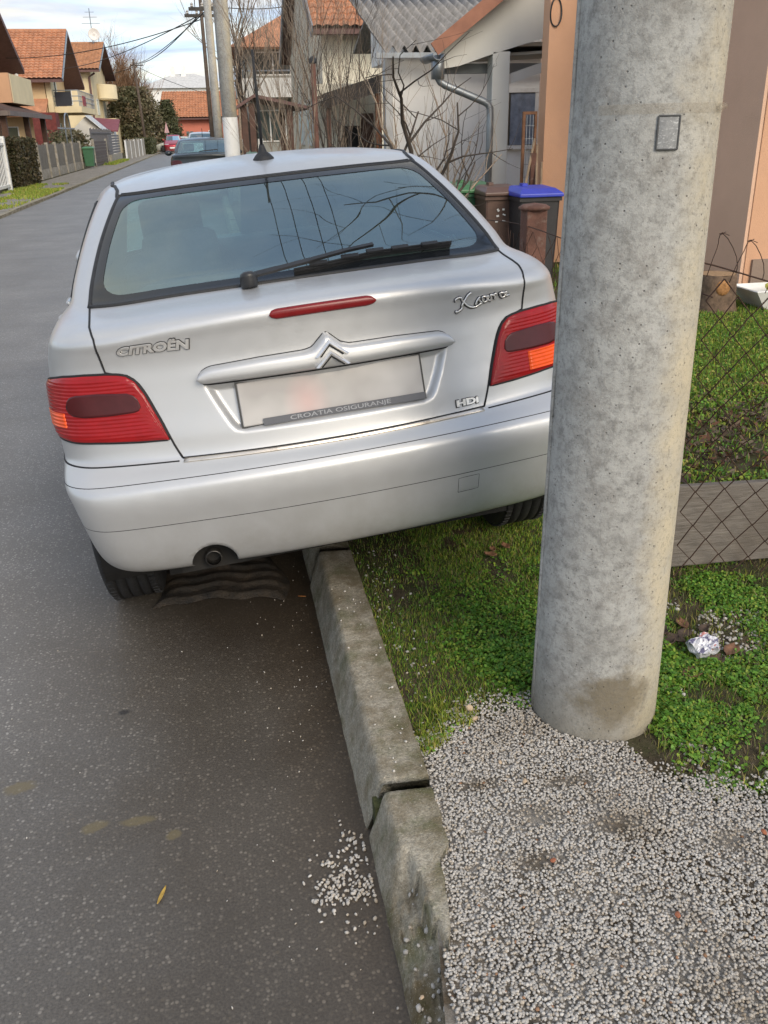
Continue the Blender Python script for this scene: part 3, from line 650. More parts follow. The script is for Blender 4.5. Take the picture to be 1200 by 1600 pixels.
def patch(vs, top, bot, nt, off, skirt=.006, vmap=None):
    """a panel on the skin between two curves t=bot(v) and t=top(v), with a turned-in edge. off: number or f(v, t, q) with q 0..1 up the panel"""
    vs = np.asarray(vs, float); q = np.linspace(0, 1, nt); Tt = np.array([np.interp(vs, *zip(*top))]); Tb = np.array([np.interp(vs, *zip(*bot))])
    V2 = np.tile(vs, (nt, 1)); T2 = Tb+(Tt-Tb)*q[:, None]; O = off(V2, T2, q[:, None]+0*V2) if callable(off) else np.full_like(V2, off)
    P = grid_from(V2, T2, O); g = G(); g.grid(P)
    if skirt:
        idx = [(0, j) for j in range(len(vs))]+[(i, len(vs)-1) for i in range(1, nt)]+[(nt-1, j) for j in range(len(vs)-2, -1, -1)]+[(i, 0) for i in range(nt-2, 0, -1)]
        bv = np.array([V2[i] for i in idx]); bt = np.array([T2[i] for i in idx]); bo = np.array([O[i] for i in idx])-skirt
        Q, _ = surf_pts(bv, bt, bo); o = len(g.v); g.v += [tuple(x) for x in Q.tolist()]; m = len(idx); nvv = len(vs)
        for a in range(m):
            b = (a+1) % m; ia, ib = idx[a][0]*nvv+idx[a][1], idx[b][0]*nvv+idx[b][1]; g.f.append((ib, ia, o+a, o+b))
    return g
def line_on(pts, r, off=0., n=6, dense=.02):
    """a thin tube along a (v,t) polyline on the skin"""
    pts = np.array(pts, float); d = np.concatenate([[0], np.cumsum(np.hypot(*np.diff(pts, axis=0).T))]); m = max(2, int(d[-1]/dense)); s = np.linspace(0, d[-1], m)
    P, _ = surf_pts(np.interp(s, d, pts[:,0]), np.interp(s, d, pts[:,1]), off); return G().tube(P.tolist(), r, n)
mir = lambda pts: [(-a, b) for a, b in pts]

# outlines in skin coordinates
LIGHT_T = [(.469,.574),(.484,.623),(.501,.670),(.516,.705),(.537,.740),(.561,.758),(.584,.764),(.618,.768),(.683,.770),(.75,.766),(.841,.751),(.885,.738),(.915,.700)]
LIGHT_B = [(.469,.571),(.55,.573),(.622,.577),(.677,.580),(.75,.580),(.83,.584),(.875,.602),(.900,.640),(.915,.690)]
REC_T = [(-.360,.715),(.360,.715)]; REC_B = [(-.360,.700),(-.349,.690),(-.325,.640),(-.293,.585),(-.266,.565),(.266,.562),(.293,.580),(.325,.630),(.349,.690),(.360,.700)]
_rp = np.array([(-.352,.712),(-.349,.700),(-.325,.645),(-.300,.592),(-.286,.572),(-.262,.565),(.262,.562),(.286,.570),(.300,.588),(.325,.638),(.349,.697),(.352,.712)])
def in_recess(v, t):
    """0 outside the number plate recess, 1 on its floor, with a sloping rim"""
    p = np.stack([v, t], -1)[..., None, :]; a, b = _rp, np.roll(_rp, -1, axis=0); ab = b-a; q = np.clip(((p-a)*ab).sum(-1)/((ab*ab).sum(-1)+1e-12), 0, 1); d = np.linalg.norm(p-(a+ab*q[...,None]), axis=-1).min(-1)
    y1, y2 = a[:,1], b[:,1]; px_, py_ = p[...,0], p[...,1]; cr = ((y1 > py_) != (y2 > py_)) & (px_ < (b[:,0]-a[:,0])*(py_-y1)/(y2-y1+1e-12)+a[:,0]); ins = cr.sum(-1) % 2 == 1
    return np.where(ins, smoothstep(0, .022, d), 0)
GV, GT0, GT1 = .722, 1.134, 1.742
def gl_edge(t): return np.interp(t, [GT0, GT1], [.722, .706])
WHEELS = [(-.705, .74), (.705, .74), (-.705, 3.28), (.705, 3.28)]; WR = .298
vs_h = np.concatenate([np.arange(0, .48, .0055), np.arange(.48, 1.0, .011), np.arange(1.0, 1.7, .022), np.arange(1.7, 4.1, .05), np.linspace(4.1, VP[-1], 20)])
vs_all = np.concatenate([-vs_h[:0:-1], vs_h]); ts_b = np.unique(np.concatenate([np.arange(TP[8], .74, .0055), np.arange(.74, 1.2, .010), np.arange(1.2, 1.9, .018), np.linspace(1.9, TP[-1], 16)]))
ts_l = np.concatenate([np.linspace(0, TP[1], 5)[:-1], np.arange(TP[1], TP[8]-.004, .006), [TP[8]]])
def skin(vs, ts, keep, disp=None, snaps=()):
    V2, T2 = np.meshgrid(vs, ts); P = surf_grid(vs, ts)
    if disp is not None:
        m = np.abs(disp(V2, T2)) > 1e-5
        if m.any(): Q, _ = surf_pts(V2[m], T2[m], disp(V2, T2)[m]); P[m] = Q
    for sn in snaps: P = sn(P)
    nr, nc = V2.shape; C4 = lambda A: (A[:-1,:-1]+A[1:,:-1]+A[:-1,1:]+A[1:,1:])/4
    K = keep(C4(V2), C4(T2), C4(P)); idx = np.arange(nr*nc).reshape(nr, nc)
    F = np.stack([idx[:-1,:-1], idx[:-1,1:], idx[1:,1:], idx[1:,:-1]], -1)[K]
    used = np.unique(F); rm = np.full(nr*nc, -1); rm[used] = np.arange(len(used))
    return P.reshape(-1,3)[used], rm[F]
def arch_snap(P):
    for sx, wy in ((-1,.74),(1,.74),(-1,3.28),(1,3.28)):
        d = np.hypot(P[...,1]-wy, P[...,2]-.305); m = (np.sign(P[...,0]) == sx) & (np.abs(P[...,0]) > .60) & (np.abs(d-.345) < .024) & (P[...,2] > .18)
        f = .345/np.maximum(d, 1e-6); P[...,1] = np.where(m, wy+(P[...,1]-wy)*f, P[...,1]); P[...,2] = np.where(m, .305+(P[...,2]-.305)*f, P[...,2])
    return P
def in_arch(P):
    a = np.zeros(P.shape[:2], bool)
    for wy in (.74, 3.28): a |= (np.hypot(P[...,1]-wy, P[...,2]-.305) < .345) & (np.abs(P[...,0]) > .60)
    return a
def side_win(v, t, grow=0.):
    a = np.abs(v); w = False
    for v0, v1, s0, s1 in SIDE_W:
        k = np.clip((t-1.175)/(1.70-1.175), 0, 1); w = w | ((a > v0+s0*k-grow) & (a < v1-s1*k+grow) & (t > 1.175-grow) & (t < 1.70+grow))
    return w
SIDE_W = [(1.13, 1.98, .06, -.06), (2.06, 2.86, -.04, .20)]
WS0, WS1 = 3.93, VP[-1]
def front_glass(v, t, s=0.): return (np.abs(v) > 4.36+s) & (t > 1.175+s) & (t < 1.70-s)
def keep_body(V, T, P):
    k = ~((np.abs(V) < gl_edge(T)-.022) & (T > GT0+.020) & (T < GT1-.022)); k &= ~side_win(V, T, -.012); k &= ~front_glass(V, T, .014); return k & ~in_arch(P)
def recess_disp(V, T): return -.020*in_recess(V, T)*(T < .72)
bv, bf = skin(vs_all, ts_b, keep_body, recess_disp, (arch_snap,))
body = np_mesh('body', bv, bf, M_silver, None, True, car)
# bumper with the exhaust notch
EX, EZ, ER = -.408, .352, .066
def notch_snap(P):
    d = np.hypot(P[...,0]-EX, (P[...,2]-EZ)); m = (np.abs(d-ER) < .006) & (P[...,1] < .3); f = ER/np.maximum(d, 1e-6)
    P[...,0] = np.where(m, EX+(P[...,0]-EX)*f, P[...,0]); P[...,2] = np.where(m, EZ+(P[...,2]-EZ)*f, P[...,2]); return P
def keep_low(V, T, P): return ~in_arch(P) & ~((np.hypot(P[...,0]-EX, P[...,2]-EZ) < ER-.001) & (P[...,1] < .35))
vr = vs_all[np.abs(vs_all) < 1.27]
qv, qf = skin(vr, ts_l, lambda V, T, P: keep_low(V, T, P) & (P[...,1] < .62), lambda V, T: .002*np.ones_like(V), (notch_snap, arch_snap)); bumper = np_mesh('rear_bumper', qv, qf, M_silver, None, True, car)
qv, qf = skin(vs_all, ts_l, lambda V, T, P: keep_low(V, T, P) & (P[...,1] > .62), None, (arch_snap,)); np_mesh('sill_and_front_bumper', qv, qf, M_silver, None, True, car)
cpart('bumper_line', line_on([(v, .458) for v in np.linspace(-.98, .98, 80)], .0017, .0012), M_gap, bumper)
cpart('bumper_line', line_on([(v, .329) for v in np.linspace(-.98, .98, 80)], .0014, .0012), M_gap, bumper)
cpart('bumper_top_gap', line_on([(v, .5065) for v in np.linspace(-1.0, -.45, 40)], .0028, .0005), M_gap, bumper)
cpart('bumper_top_gap', line_on([(v, .5065) for v in np.linspace(.45, 1.0, 40)], .0028, .0005), M_gap, bumper)
tw = [(.321,.270),(.321,.316),(.387,.316),(.387,.270),(.321,.270)]
cpart('tow_eye_cover', patch(np.linspace(.325,.383,8), [(.325,.312),(.383,.312)], [(.325,.274),(.383,.274)], 6, .0020, .0005), M_silver, bumper)
cpart('tow_cover_gap', line_on(tw, .0011, .0014), M_gap, bumper)
cpart('exhaust_pipe', G().lathe([(.0215,.02),(.0245,.02),(.0245,.42),(.0215,.42),(.0205,.03)], 24, 'y', (EX-.004, .075, .352)), simple('exhaust_steel', (.10,.095,.09), .4, .9, vary=.4, vscale=60), smooth=True)
cpart('exhaust_disc', G().lathe([(.021,.10),(.0001,.10)], 24, 'y', (EX-.004, .075, .352)), M_under)  # dark disc closing the pipe bore
# underside, inner wheel housings and notch backing
ub = G(); ub.box(-.56, .56, .30, 4.0, .23, .26); ub.box(-.58,.58,.16,.50,.345,.40); cpart('underbody', ub, M_under, smooth=False)
cpart('notch_lining', G().box(EX-.10, EX+.10, .125, .16, .31, .46), M_under, smooth=False)
cpart('silencer', G().lathe([(.0001,-.30),(.075,-.29),(.085,-.25),(.085,.25),(.075,.29),(.0001,.30)], 20, 'x', (-.10,.42,.27)), simple('silencer_steel', (.05,.042,.036), .7, .6, vary=.5, vscale=20))
for sx, wy in ((-1,.74),(1,.74),(-1,3.28),(1,3.28)):
    w = G(); w.lathe([(.352,0),(.352,.27),(.0001,.27)], 36, 'x'); w.v = [((.50+.27-p[0])*sx, p[1]+wy, p[2]+.305) for p in w.v]; w.v = [(p[0], p[1], max(p[2], .20)) for p in w.v]
    cpart('wheel_housing', w, M_under, smooth=True)
cpart('rear_axle', G().tube([(-.62,.74,.28),(.62,.74,.28)], .045, 12), M_under)

# rear window: dark border with a clear middle, heated wires
M_heat = simple('heater_wire', (.20,.12,.07), .6)
rw = bpy.data.objects.new('rear_window', None); COL.objects.link(rw); rw.parent = car
def glass_grid(v0f, t0, t1, nv, nt, off):
    tt = np.linspace(t0, t1, nt); q = np.linspace(-1, 1, nv); V2 = np.array([q*v0f(t) for t in tt]); T2 = np.tile(tt[:,None], (1, nv)); return G().grid(grid_from(V2, T2, off))
def ring(v_out, v_in, to, ti, off, rad=.0):
    """a closed band between an outer and an inner rounded rectangle"""
    def loop(vf, t0, t1, r):
        P = []
        for cx, cy, a0 in ((1, 1, 0), (-1, 1, 90), (-1, -1, 180), (1, -1, 270)):
            for a in range(0, 91, 15):
                b = math.radians(a0+a); tt = (t1-r if cy > 0 else t0+r)+r*math.sin(b); P.append((cx*(vf(tt)-r)+r*math.cos(b), tt))
        out = []
        for i in range(len(P)):
            p, q = P[i], P[(i+1) % len(P)]; m = max(1, int(math.hypot(q[0]-p[0], q[1]-p[1])/.03)) if i % 7 == 6 else 1
            out += [(p[0]+(q[0]-p[0])*j/m, p[1]+(q[1]-p[1])*j/m) for j in range(m)]
        return out
    A = loop(v_out, *to, .020); n = len(A); B_ = np.array(loop(v_in, *ti, .075)); 
    # resample inner loop to the same count by nearest angle order
    A = np.array(A)
    def resample(Q, n):
        Q = np.vstack([Q, Q[:1]]); d = np.concatenate([[0], np.cumsum(np.hypot(*np.diff(Q, axis=0).T))]); s = np.linspace(0, d[-1], n, endpoint=False); return np.stack([np.interp(s, d, Q[:,0]), np.interp(s, d, Q[:,1])], 1)
    n = 160; A = resample(A, n); B_ = resample(B_, n); k = np.argmin(np.hypot(*(B_-A[0]).T)); B_ = np.roll(B_, -k, axis=0)
    rows = [A+(B_-A)*q for q in np.linspace(0, 1, 5)]; g = G(); P = np.array([surf_pts(np.clip(r_[:,0],-2,2), r_[:,1], off)[0] for r_ in rows]); m = P.shape[1]
    g.v = [tuple(x) for x in P.reshape(-1,3).tolist()]
    for i in range(4):
        for j in range(m): j2 = (j+1) % m; g.f.append((i*m+j, i*m+j2, (i+1)*m+j2, (i+1)*m+j))
    return g
pane = cpart('pane', glass_grid(lambda t: gl_edge(t)-.008, GT0+.006, GT1-.006, 60, 34, .0015), M_glass, rw)
cpart('window_border', ring(lambda t: gl_edge(t)-.006, lambda t: gl_edge(t)-.046, (GT0+.005, GT1-.005), (GT0+.046, GT1-.046), .0030), M_frit, rw)
seal = []
for a in np.linspace(-1, 1, 60): seal.append((a*gl_edge(GT0), GT0))
for t in np.linspace(GT0, GT1, 30)[1:]: seal.append((gl_edge(t), t))
for a in np.linspace(1, -1, 60)[1:]: seal.append((a*gl_edge(GT1), GT1))
for t in np.linspace(GT1, GT0, 30)[1:]: seal.append((-gl_edge(t), t))
cpart('window_seal', line_on(seal, .0075, .0, 8), M_rubber, rw)
# black drip strips running forward from the top corners of the rear window
for s in (-1, 1): cpart('roof_trim', line_on([(s*.712, GT1-.01), (s*.735, 1.80), (s*.79, 1.855), (s*.95, 1.885), (s*1.3, 1.89), (s*2.0, 1.89), (s*3.0, 1.89)], .0060, .001), M_rubber)
cpart('roof_gap', line_on([(v, GT1+.022) for v in np.linspace(-.70, .70, 60)], .0022, .0), M_gap)
# side and front glass
for v0, v1, s0, s1 in SIDE_W:
    for s in (-1, 1):
        tt = np.linspace(1.165, 1.71, 12); V2 = []; 
        for t in tt:
            k = min(1, max(0, (t-1.175)/.525)); V2.append(np.linspace(v0+s0*k-.01, v1-s1*k+.01, 24)*s)
        V2 = np.array(V2); cpart('side_window', G().grid(grid_from(V2, np.tile(tt[:,None], (1,24)), .002)), M_glass)
        loop = [(V2[0,j], tt[0]) for j in range(24)]+[(V2[i,-1], tt[i]) for i in range(12)]+[(V2[-1,j], tt[-1]) for j in range(23,-1,-1)]+[(V2[i,0], tt[i]) for i in range(11,-1,-1)]
        cpart('side_window_seal', line_on(loop, .007, .001), M_rubber)
tt = np.linspace(1.17, 1.705, 14); g = G()
for s in (-1, 1): g.grid(grid_from(np.tile(np.linspace(4.35, VP[-1], 20)*s, (14,1)), np.tile(tt[:,None], (1,20)), .002))
cpart('windscreen', g, M_glass)
# doors: shut lines and handles
for s in (-1, 1):
    for vv in (1.30, 2.02, 2.98): cpart('door_gap', line_on([(s*vv, .36 if vv > 1.5 else .62), (s*vv, .9), (s*vv, 1.16)], .0026, .0), M_gap)
    for vv in (1.45, 2.15): cpart('door_handle', G().tube([tuple(surf_pts([s*(vv+.03)], [.905], .004)[0][0]), tuple(surf_pts([s*(vv+.05)], [.905], .008)[0][0]), tuple(surf_pts([s*(vv+.17)], [.905], .008)[0][0]), tuple(surf_pts([s*(vv+.19)], [.905], .0)[0][0])], .009, 8), M_silver)
    cpart('side_moulding', patch(np.linspace(1.32, 2.96, 30)*s if s > 0 else np.linspace(-2.96, -1.32, 30), [(-4,.62),(4,.62)], [(-4,.55),(4,.55)], 5, .010, .010), M_silver)
    m = G(); mp = surf_pts([s*2.92], [1.20], 0.)[0][0]; m.lathe([(.0001,-.07),(.055,-.065),(.075,-.03),(.078,.02),(.07,.035),(.0001,.035)], 16, 'y')
    m.v = [(x*.85+s*.835, y+2.86, z*.78+.985) for x, y, z in m.v]; mm = cpart('door_mirror', m, M_silver)
    cpart('mirror_arm', G().tube([(s*.72, 2.86, .965), (s*.80, 2.86, .975)], .028, 8), M_trim, mm)
# ---- tailgate: shut lines, handle bar with the double chevron, plate, badges, brake light
edge = [(.722,1.134),(.709,1.03),(.697,.935),(.680,.905),(.663,.882),(.636,.826),(.618,.771)]
low = [(a+(-.004 if i < 6 else 0), b) for i, (a, b) in enumerate(LIGHT_T[:8])][::-1]+[(.455,.540),(.443,.515)]
for m_ in (lambda p: p, mir): cpart('tailgate_gap', line_on(m_(edge+low[1:]), .0031, .0003), M_gap)
cpart('tailgate_gap', line_on([(v, .514) for v in np.linspace(-.443, .443, 60)], .0030, .0003), M_gap)
cpart('chrome_strip', patch(np.linspace(-.437,.433,60), [(-.44,.5120),(.44,.5120)], [(-.44,.5005),(.44,.5005)], 4, .0045, .006), simple('worn_chrome', (.66,.60,.52), .30, .9, vary=.15, vscale=8, dirt=(.16,.12,.09)))
BAR_T = [(-.364,.7275),(-.358,.742),(-.345,.751),(-.327,.757),(-.19,.764),(-.065,.766),(-.045,.770),(-.036,.776),(-.004,.806),(.006,.806),(.040,.774),(.065,.766),(.20,.764),(.330,.757),(.348,.750),(.360,.739),(.366,.722)]
BAR_B = [(-.364,.7225),(-.358,.712),(-.345,.709),(.345,.707),(.358,.709),(.366,.717)]
def dome(h, e): return lambda V, T, q: h*np.sqrt(np.clip(1-np.abs(2*q-1)**e, 0, 1))+.001
bar = cpart('boot_handle', patch(np.unique(np.concatenate([np.linspace(-.364,.366,90), [-.004,.006,-.036,.040]])), BAR_T, BAR_B, 14, dome(.030, 3.2), .004), M_silver)
outl = [(v, float(np.interp(v, *zip(*BAR_T)))) for v in np.linspace(-.364,.366,90)]
cpart('handle_edge', line_on(outl, .0018, .0010, dense=.012), M_gap, bar); cpart('handle_edge', line_on([(v, float(np.interp(v, *zip(*BAR_B)))-.001) for v in np.linspace(-.364,.366,60)], .0035, -.002), M_gap, bar)
for a in ([(-.040,.742),(.004,.790),(.055,.742)], [(-.041,.714),(.005,.757),(.054,.714)]):
    a = np.array(a); g = G(); ins = np.array([(.014,.0),(.0,-.014),(-.014,.0)])*np.array([1,1])
    P1, _ = surf_pts(a[:,0], a[:,1], .0375); P2, _ = surf_pts(a[:,0]+ins[:,0], a[:,1]+ins[:,1], .0375); P3, _ = surf_pts(a[:,0]+ins[:,0]*.5, a[:,1]+ins[:,1]*.5-.001, .0425)
    Q1, _ = surf_pts(a[:,0], a[:,1], .020); Q2, _ = surf_pts(a[:,0]+ins[:,0], a[:,1]+ins[:,1], .020)
    g.add(np.concatenate([Q1, P1, P3, P2, Q2]).tolist(), [(r*3+i, r*3+i+1, (r+1)*3+i+1, (r+1)*3+i) for r in range(4) for i in range(2)]+[(0,3,6,9,12),(2,5,8,11,14)])
    cpart('chevron', g, M_chrome, bar, smooth=False)
    cpart('chevron_shadow', G().tube(surf_pts(np.interp(np.linspace(0,2,17),[0,1,2],a[:,0]+ins[:,0]*1.12), np.interp(np.linspace(0,2,17),[0,1,2],a[:,1]+ins[:,1]*1.12), np.full(17,.034))[0].tolist(), .0034, 6), M_gap, bar)  # dark tube drawn in as the chevron's shadow
# number plate, blurred to a pale blank
k = N('plate_white'); k.setin(Roughness=.35, Specular_IOR_Level=.5); c = k.ramp(k.noise(9, 2, .4), [(.35, (.34,.325,.315)), (.65, (.46,.445,.43))])
x0 = k.node('ShaderNodeMapping'); x0.vector_type = 'TEXTURE'; x0.inputs['Location'].default_value = (-.075, .09, .77); x0.inputs['Scale'].default_value = (.07,.2,.09); k.L(k.tc.outputs['Object'], x0.inputs[0])
ln = k.node('ShaderNodeVectorMath', operation='LENGTH'); k.L(x0.outputs[0], ln.inputs[0]); k.col(k.mix(k.ramp(ln.outputs['Value'], [(.1, .5), (1., 0.)]), c, (.62,.36,.33))); M_plate = k.m
def flat_on(v0, v1, t0, t1, th, off):
    c4, n4 = surf_pts([v0, v1, v1, v0], [t0, t0, t1, t1], 0.); ny = n4.mean(0); ny /= np.linalg.norm(ny); ym = c4[:,1].mean(); slope = (c4[2:,1].mean()-c4[:2,1].mean())/(c4[2:,2].mean()-c4[:2,2].mean())
    zm = c4[:,2].mean(); P = [(x, ym+slope*(z-zm), z) for x, y, z in c4]; P = [tuple(np.array(q)+ny*off) for q in P]
    return P, ny
P4, ny = flat_on(-.262, .262, .579, .700, 0, -.010); plate = cpart('number_plate', G().prism(P4, tuple(ny*.006)), M_plate, smooth=False, bevel=.003)
fr = G(); Pf, _ = flat_on(-.267, .267, .574, .704, 0, -.014); fr.prism(Pf, tuple(ny*.007)); cpart('plate_frame', fr, M_trim, plate, smooth=False)
Ps, _ = flat_on(-.205, .262, .576, .5955, 0, .0); cpart('frame_strip', G().prism(Ps, tuple(ny*.0025)), simple('strip_grey', (.075,.08,.095), .45), plate, smooth=False)
def text_mesh(txt, bold=.0, ext=.0, shear=0.):
    cu = bpy.data.curves.new('lettering', 'FONT'); cu.body = txt; cu.size = 1; cu.offset = bold; cu.extrude = ext; cu.resolution_u = 3; cu.shear = shear; cu.bevel_depth = .018 if ext else 0; cu.bevel_resolution = 1
    o = bpy.data.objects.new('tmp', cu); COL.objects.link(o); dg = bpy.context.evaluated_depsgraph_get(); me = bpy.data.meshes.new_from_object(o.evaluated_get(dg))
    V = np.array([v.co[:] for v in me.vertices]); F = [tuple(p.vertices) for p in me.polygons]; bpy.data.objects.remove(o); bpy.data.curves.remove(cu); bpy.data.meshes.remove(me)
    V[:,0] -= V[:,0].min(); V[:,0] /= V[:,0].max(); return V, F
def text_skin(txt, v0, v1, tb0, tb1, hgt, off, thick, **kw):
    """raised lettering bent onto the skin: v0..v1 wide, baseline tb0..tb1, capital height hgt"""
    V, F = text_mesh(txt, **kw); cap = .73; z = V[:,2]; zn = (z-z.min())/max(1e-6, z.max()-z.min())
    P, _ = surf_pts(v0+(v1-v0)*V[:,0], tb0+(tb1-tb0)*V[:,0]+V[:,1]/cap*hgt, off+zn*thick); return ([tuple(p) for p in P.tolist()], F)
cpart('maker_lettering', text_skin('CITROËN', -.588, -.381, .829, .817, .027, .0005, .006, bold=.030, ext=.10), M_chrome, smooth=False)
cpart('lettering_backing', text_skin('CITROËN', -.5905, -.3785, .8280, .8160, .0285, .0003, .0022, bold=.062, ext=.10), M_trim, smooth=False)
cpart('engine_lettering', text_skin('HDi', .354, .426, .531, .530, .019, .0005, .005, bold=.035, ext=.10), M_chrome, smooth=False)
cpart('engine_lettering_backing', text_skin('HDi', .352, .428, .530, .529, .021, .0003, .002, bold=.07, ext=.10), M_trim, smooth=False)
V, F = text_mesh('CROATIA OSIGURANJE', bold=.01); Pa = np.array(Ps)+ny*.0031; ex, ez = Pa[1]-Pa[0], Pa[3]-Pa[0]
cpart('strip_lettering', ([tuple(Pa[0]+ex*(.16+.62*x)+ez*(.22+.62*y/.73)) for x, y, _ in V.tolist()], F), simple('strip_print', (.30,.31,.33), .6), plate, smooth=False)
# cursive model script drawn as strokes
STK = [[(.02,.08),(.00,-.02),(.05,.02),(.13,.30),(.22,.68),(.30,.92),(.34,.98)], [(.04,.62),(.06,.80),(.11,.84),(.15,.66),(.19,.36),(.25,.12),(.33,.02),(.41,.08),(.46,.18)],
       [(.36,.14),(.41,.42),(.46,.56),(.44,.34),(.47,.18),(.43,.10)], [(.60,.50),(.54,.56),(.50,.36),(.53,.18),(.59,.30),(.61,.54),(.60,.24),(.64,.18)], [(.64,.18),(.66,.42),(.67,.58),(.71,.50),(.72,.30),(.71,.22)],
       [(.70,.50),(.76,.60),(.77,.50)], [(.94,.52),(.87,.58),(.83,.38),(.86,.22),(.92,.32),(.95,.56),(.94,.28),(1.0,.30)]]
g = G(); g2 = G()
for st in STK:
    st = np.array(st); d = np.concatenate([[0], np.cumsum(np.hypot(*np.diff(st, axis=0).T))]); s = np.linspace(0, d[-1], 22); m1 = _spline_m(d, st); q = _herm(d, st, m1, s)
    vv = .396+q[:,0]*.192; ttt = .802+q[:,0]*.020+q[:,1]*.052
    g.tube(surf_pts(vv, ttt, .0045)[0].tolist(), .0028, 6); g2.tube(surf_pts(vv, ttt-.001, .0010)[0].tolist(), .0046, 6)
cpart('model_script', g, M_chrome); cpart('script_backing', g2, M_trim)
# high brake light and washer of the wiper
M_red = glass_mat('x', (1,1,1)); bpy.data.materials.remove(M_red)
def lens_mat(name, c, rough=.22, ribs=0):
    k = N(name); k.setin(Roughness=rough, Specular_IOR_Level=.35); k.col(k.ramp(k.noise(30, 4), [(.3, tuple(x*.8 for x in c)), (.7, c)])); return k.m
M_lred = lens_mat('red_lens', (.33,.010,.012)); M_ldark = lens_mat('smoked_lens', (.075,.012,.014)); M_lamb = lens_mat('amber_lens_glint', (.85,.10,.015)); M_lred2 = lens_mat('dull_red_lens', (.20,.012,.014))
BR_T = [(-.152,.876),(-.146,.885),(-.130,.888),(.138,.888),(.154,.884),(.162,.876)]; BR_B = [(-.152,.872),(-.146,.865),(-.130,.860),(.132,.860),(.154,.864),(.162,.872)]
bl = cpart('high_brake_light', patch(np.linspace(-.152,.162,60), BR_T, BR_B, 8, dome(.006, 4), .003), M_lred2)
cpart('lens_divider', line_on([(.008,.862),(.008,.886)], .0010, .0062), M_ldark, bl)
# tail lights with ribs
def rib_off(V, T, q):
    edge = np.minimum(np.minimum(q, 1-q)*10, 1); return .003+.009*np.sqrt(np.clip(edge, 0, 1))+.0008*np.sin(T*2*math.pi/.0105)*(np.minimum(q,1-q) > .04)
for s in (-1, 1):
    vs = np.concatenate([np.linspace(.469,.62,34), np.linspace(.625,.915,40)])*s; vs = np.sort(vs); fl = lambda pts: sorted([(s*a, b) for a, b in pts])
    tl = cpart('tail_light', patch(vs, fl(LIGHT_T), fl(LIGHT_B), 74, rib_off, .010), M_lred)
    lb = [(s*a, b) for a, b in LIGHT_T]+[(s*a, b) for a, b in LIGHT_B[::-1]]+[(s*LIGHT_T[0][0], LIGHT_T[0][1])]
    cpart('light_seal', line_on(lb, .0042, .0022, dense=.012), M_gap, tl)
    ov = np.sort(np.linspace(.528,.742,40)*s)
    OT = fl([(.528,.674),(.533,.690),(.545,.703),(.562,.710),(.65,.716),(.705,.714),(.725,.708),(.738,.695),(.742,.682)]); OB = fl([(.528,.668),(.534,.659),(.548,.655),(.62,.652),(.69,.652),(.72,.656),(.737,.666),(.742,.676)])
    cpart('smoked_lens', patch(ov, OT, OB, 12, .0142, .003), M_ldark, tl)
    am = np.sort((np.linspace(.755,.872,16) if s < 0 else np.linspace(.605,.80,16))*s); a0_, a1_ = (.622,.662) if s < 0 else (.590,.646); cpart('indicator_and_glint', patch(am, [(-1,a1_),(1,a1_)], [(-1,a0_),(1,a0_)], 24, lambda V, T, q: .0138+.0012*np.sin(T*2*math.pi/.0105), .003), M_lamb, tl)  # right amber patch paints a sun glint as colour; left is the indicator
# rear wiper
wp = bpy.data.objects.new('rear_wiper', None); COL.objects.link(wp); wp.parent = car
kn = surf_pts([-.187],[1.105],.022)[0][0]
g = G(); g.lathe([(.0001,-.02),(.024,-.02),(.0255,-.012),(.0255,.010),(.022,.020),(.012,.026),(.0001,.027)], 20, 'z'); g.v = [(x+kn[0], y-z*.45+kn[1], z+kn[2]) for x, y, z in g.v]; cpart('wiper_knob', g, M_trim, wp)
arm = surf_pts([-.175,-.09,.02,.14,.25], [1.125,1.150,1.172,1.195,1.213], [.030,.032,.034,.034,.028])[0]; g = G()
for i in range(4): g.obox(arm[i], arm[i+1], .017-.002*i, .009, up=(0,-.5,.85))
cpart('wiper_arm', g, M_trim, wp, smooth=False)
bl_v = np.linspace(-.035,.535,24); bl_t = np.interp(bl_v, [-.035,.25,.535], [1.152,1.190,1.190])
g = G(); 
for o_, w_, h_ in ((.008,.004,.010),(.016,.009,.005),(.022,.004,.005)):
    P = surf_pts(bl_v, bl_t+(.006 if o_ > .03 else 0), o_)[0]
    for i in range(23): g.obox(P[i], P[i+1], w_, h_, up=(0,-.5,.85))
for vv in (.05,.16,.25,.34,.45):
    P = surf_pts([vv-.03, vv+.03], [np.interp(vv, [-.035,.25,.535], [1.153,1.189,1.187])]*2, .026)[0]; g.obox(P[0], P[1], .014, .007, up=(0,-.5,.85))
cpart('wiper_blade', g, M_rubber, wp, smooth=False)
# aerial
ab = surf_pts([.012], [2.0], 0.)[0][0]; ant = cpart('aerial_base', G().lathe([(.040,-.012),(.038,.002),(.028,.014),(.016,.024),(.011,.040),(.008,.050),(.0001,.051)], 20, 'z', tuple(ab)), M_rubber)
cpart('aerial_mast', G().tube([(ab[0],ab[1],ab[2]+.04),(ab[0]+.004,ab[1]-.045,ab[2]+.18),(ab[0]+.008,ab[1]-.08,ab[2]+.345)], [.0058,.0052,.0042], 8), M_rubber, ant)
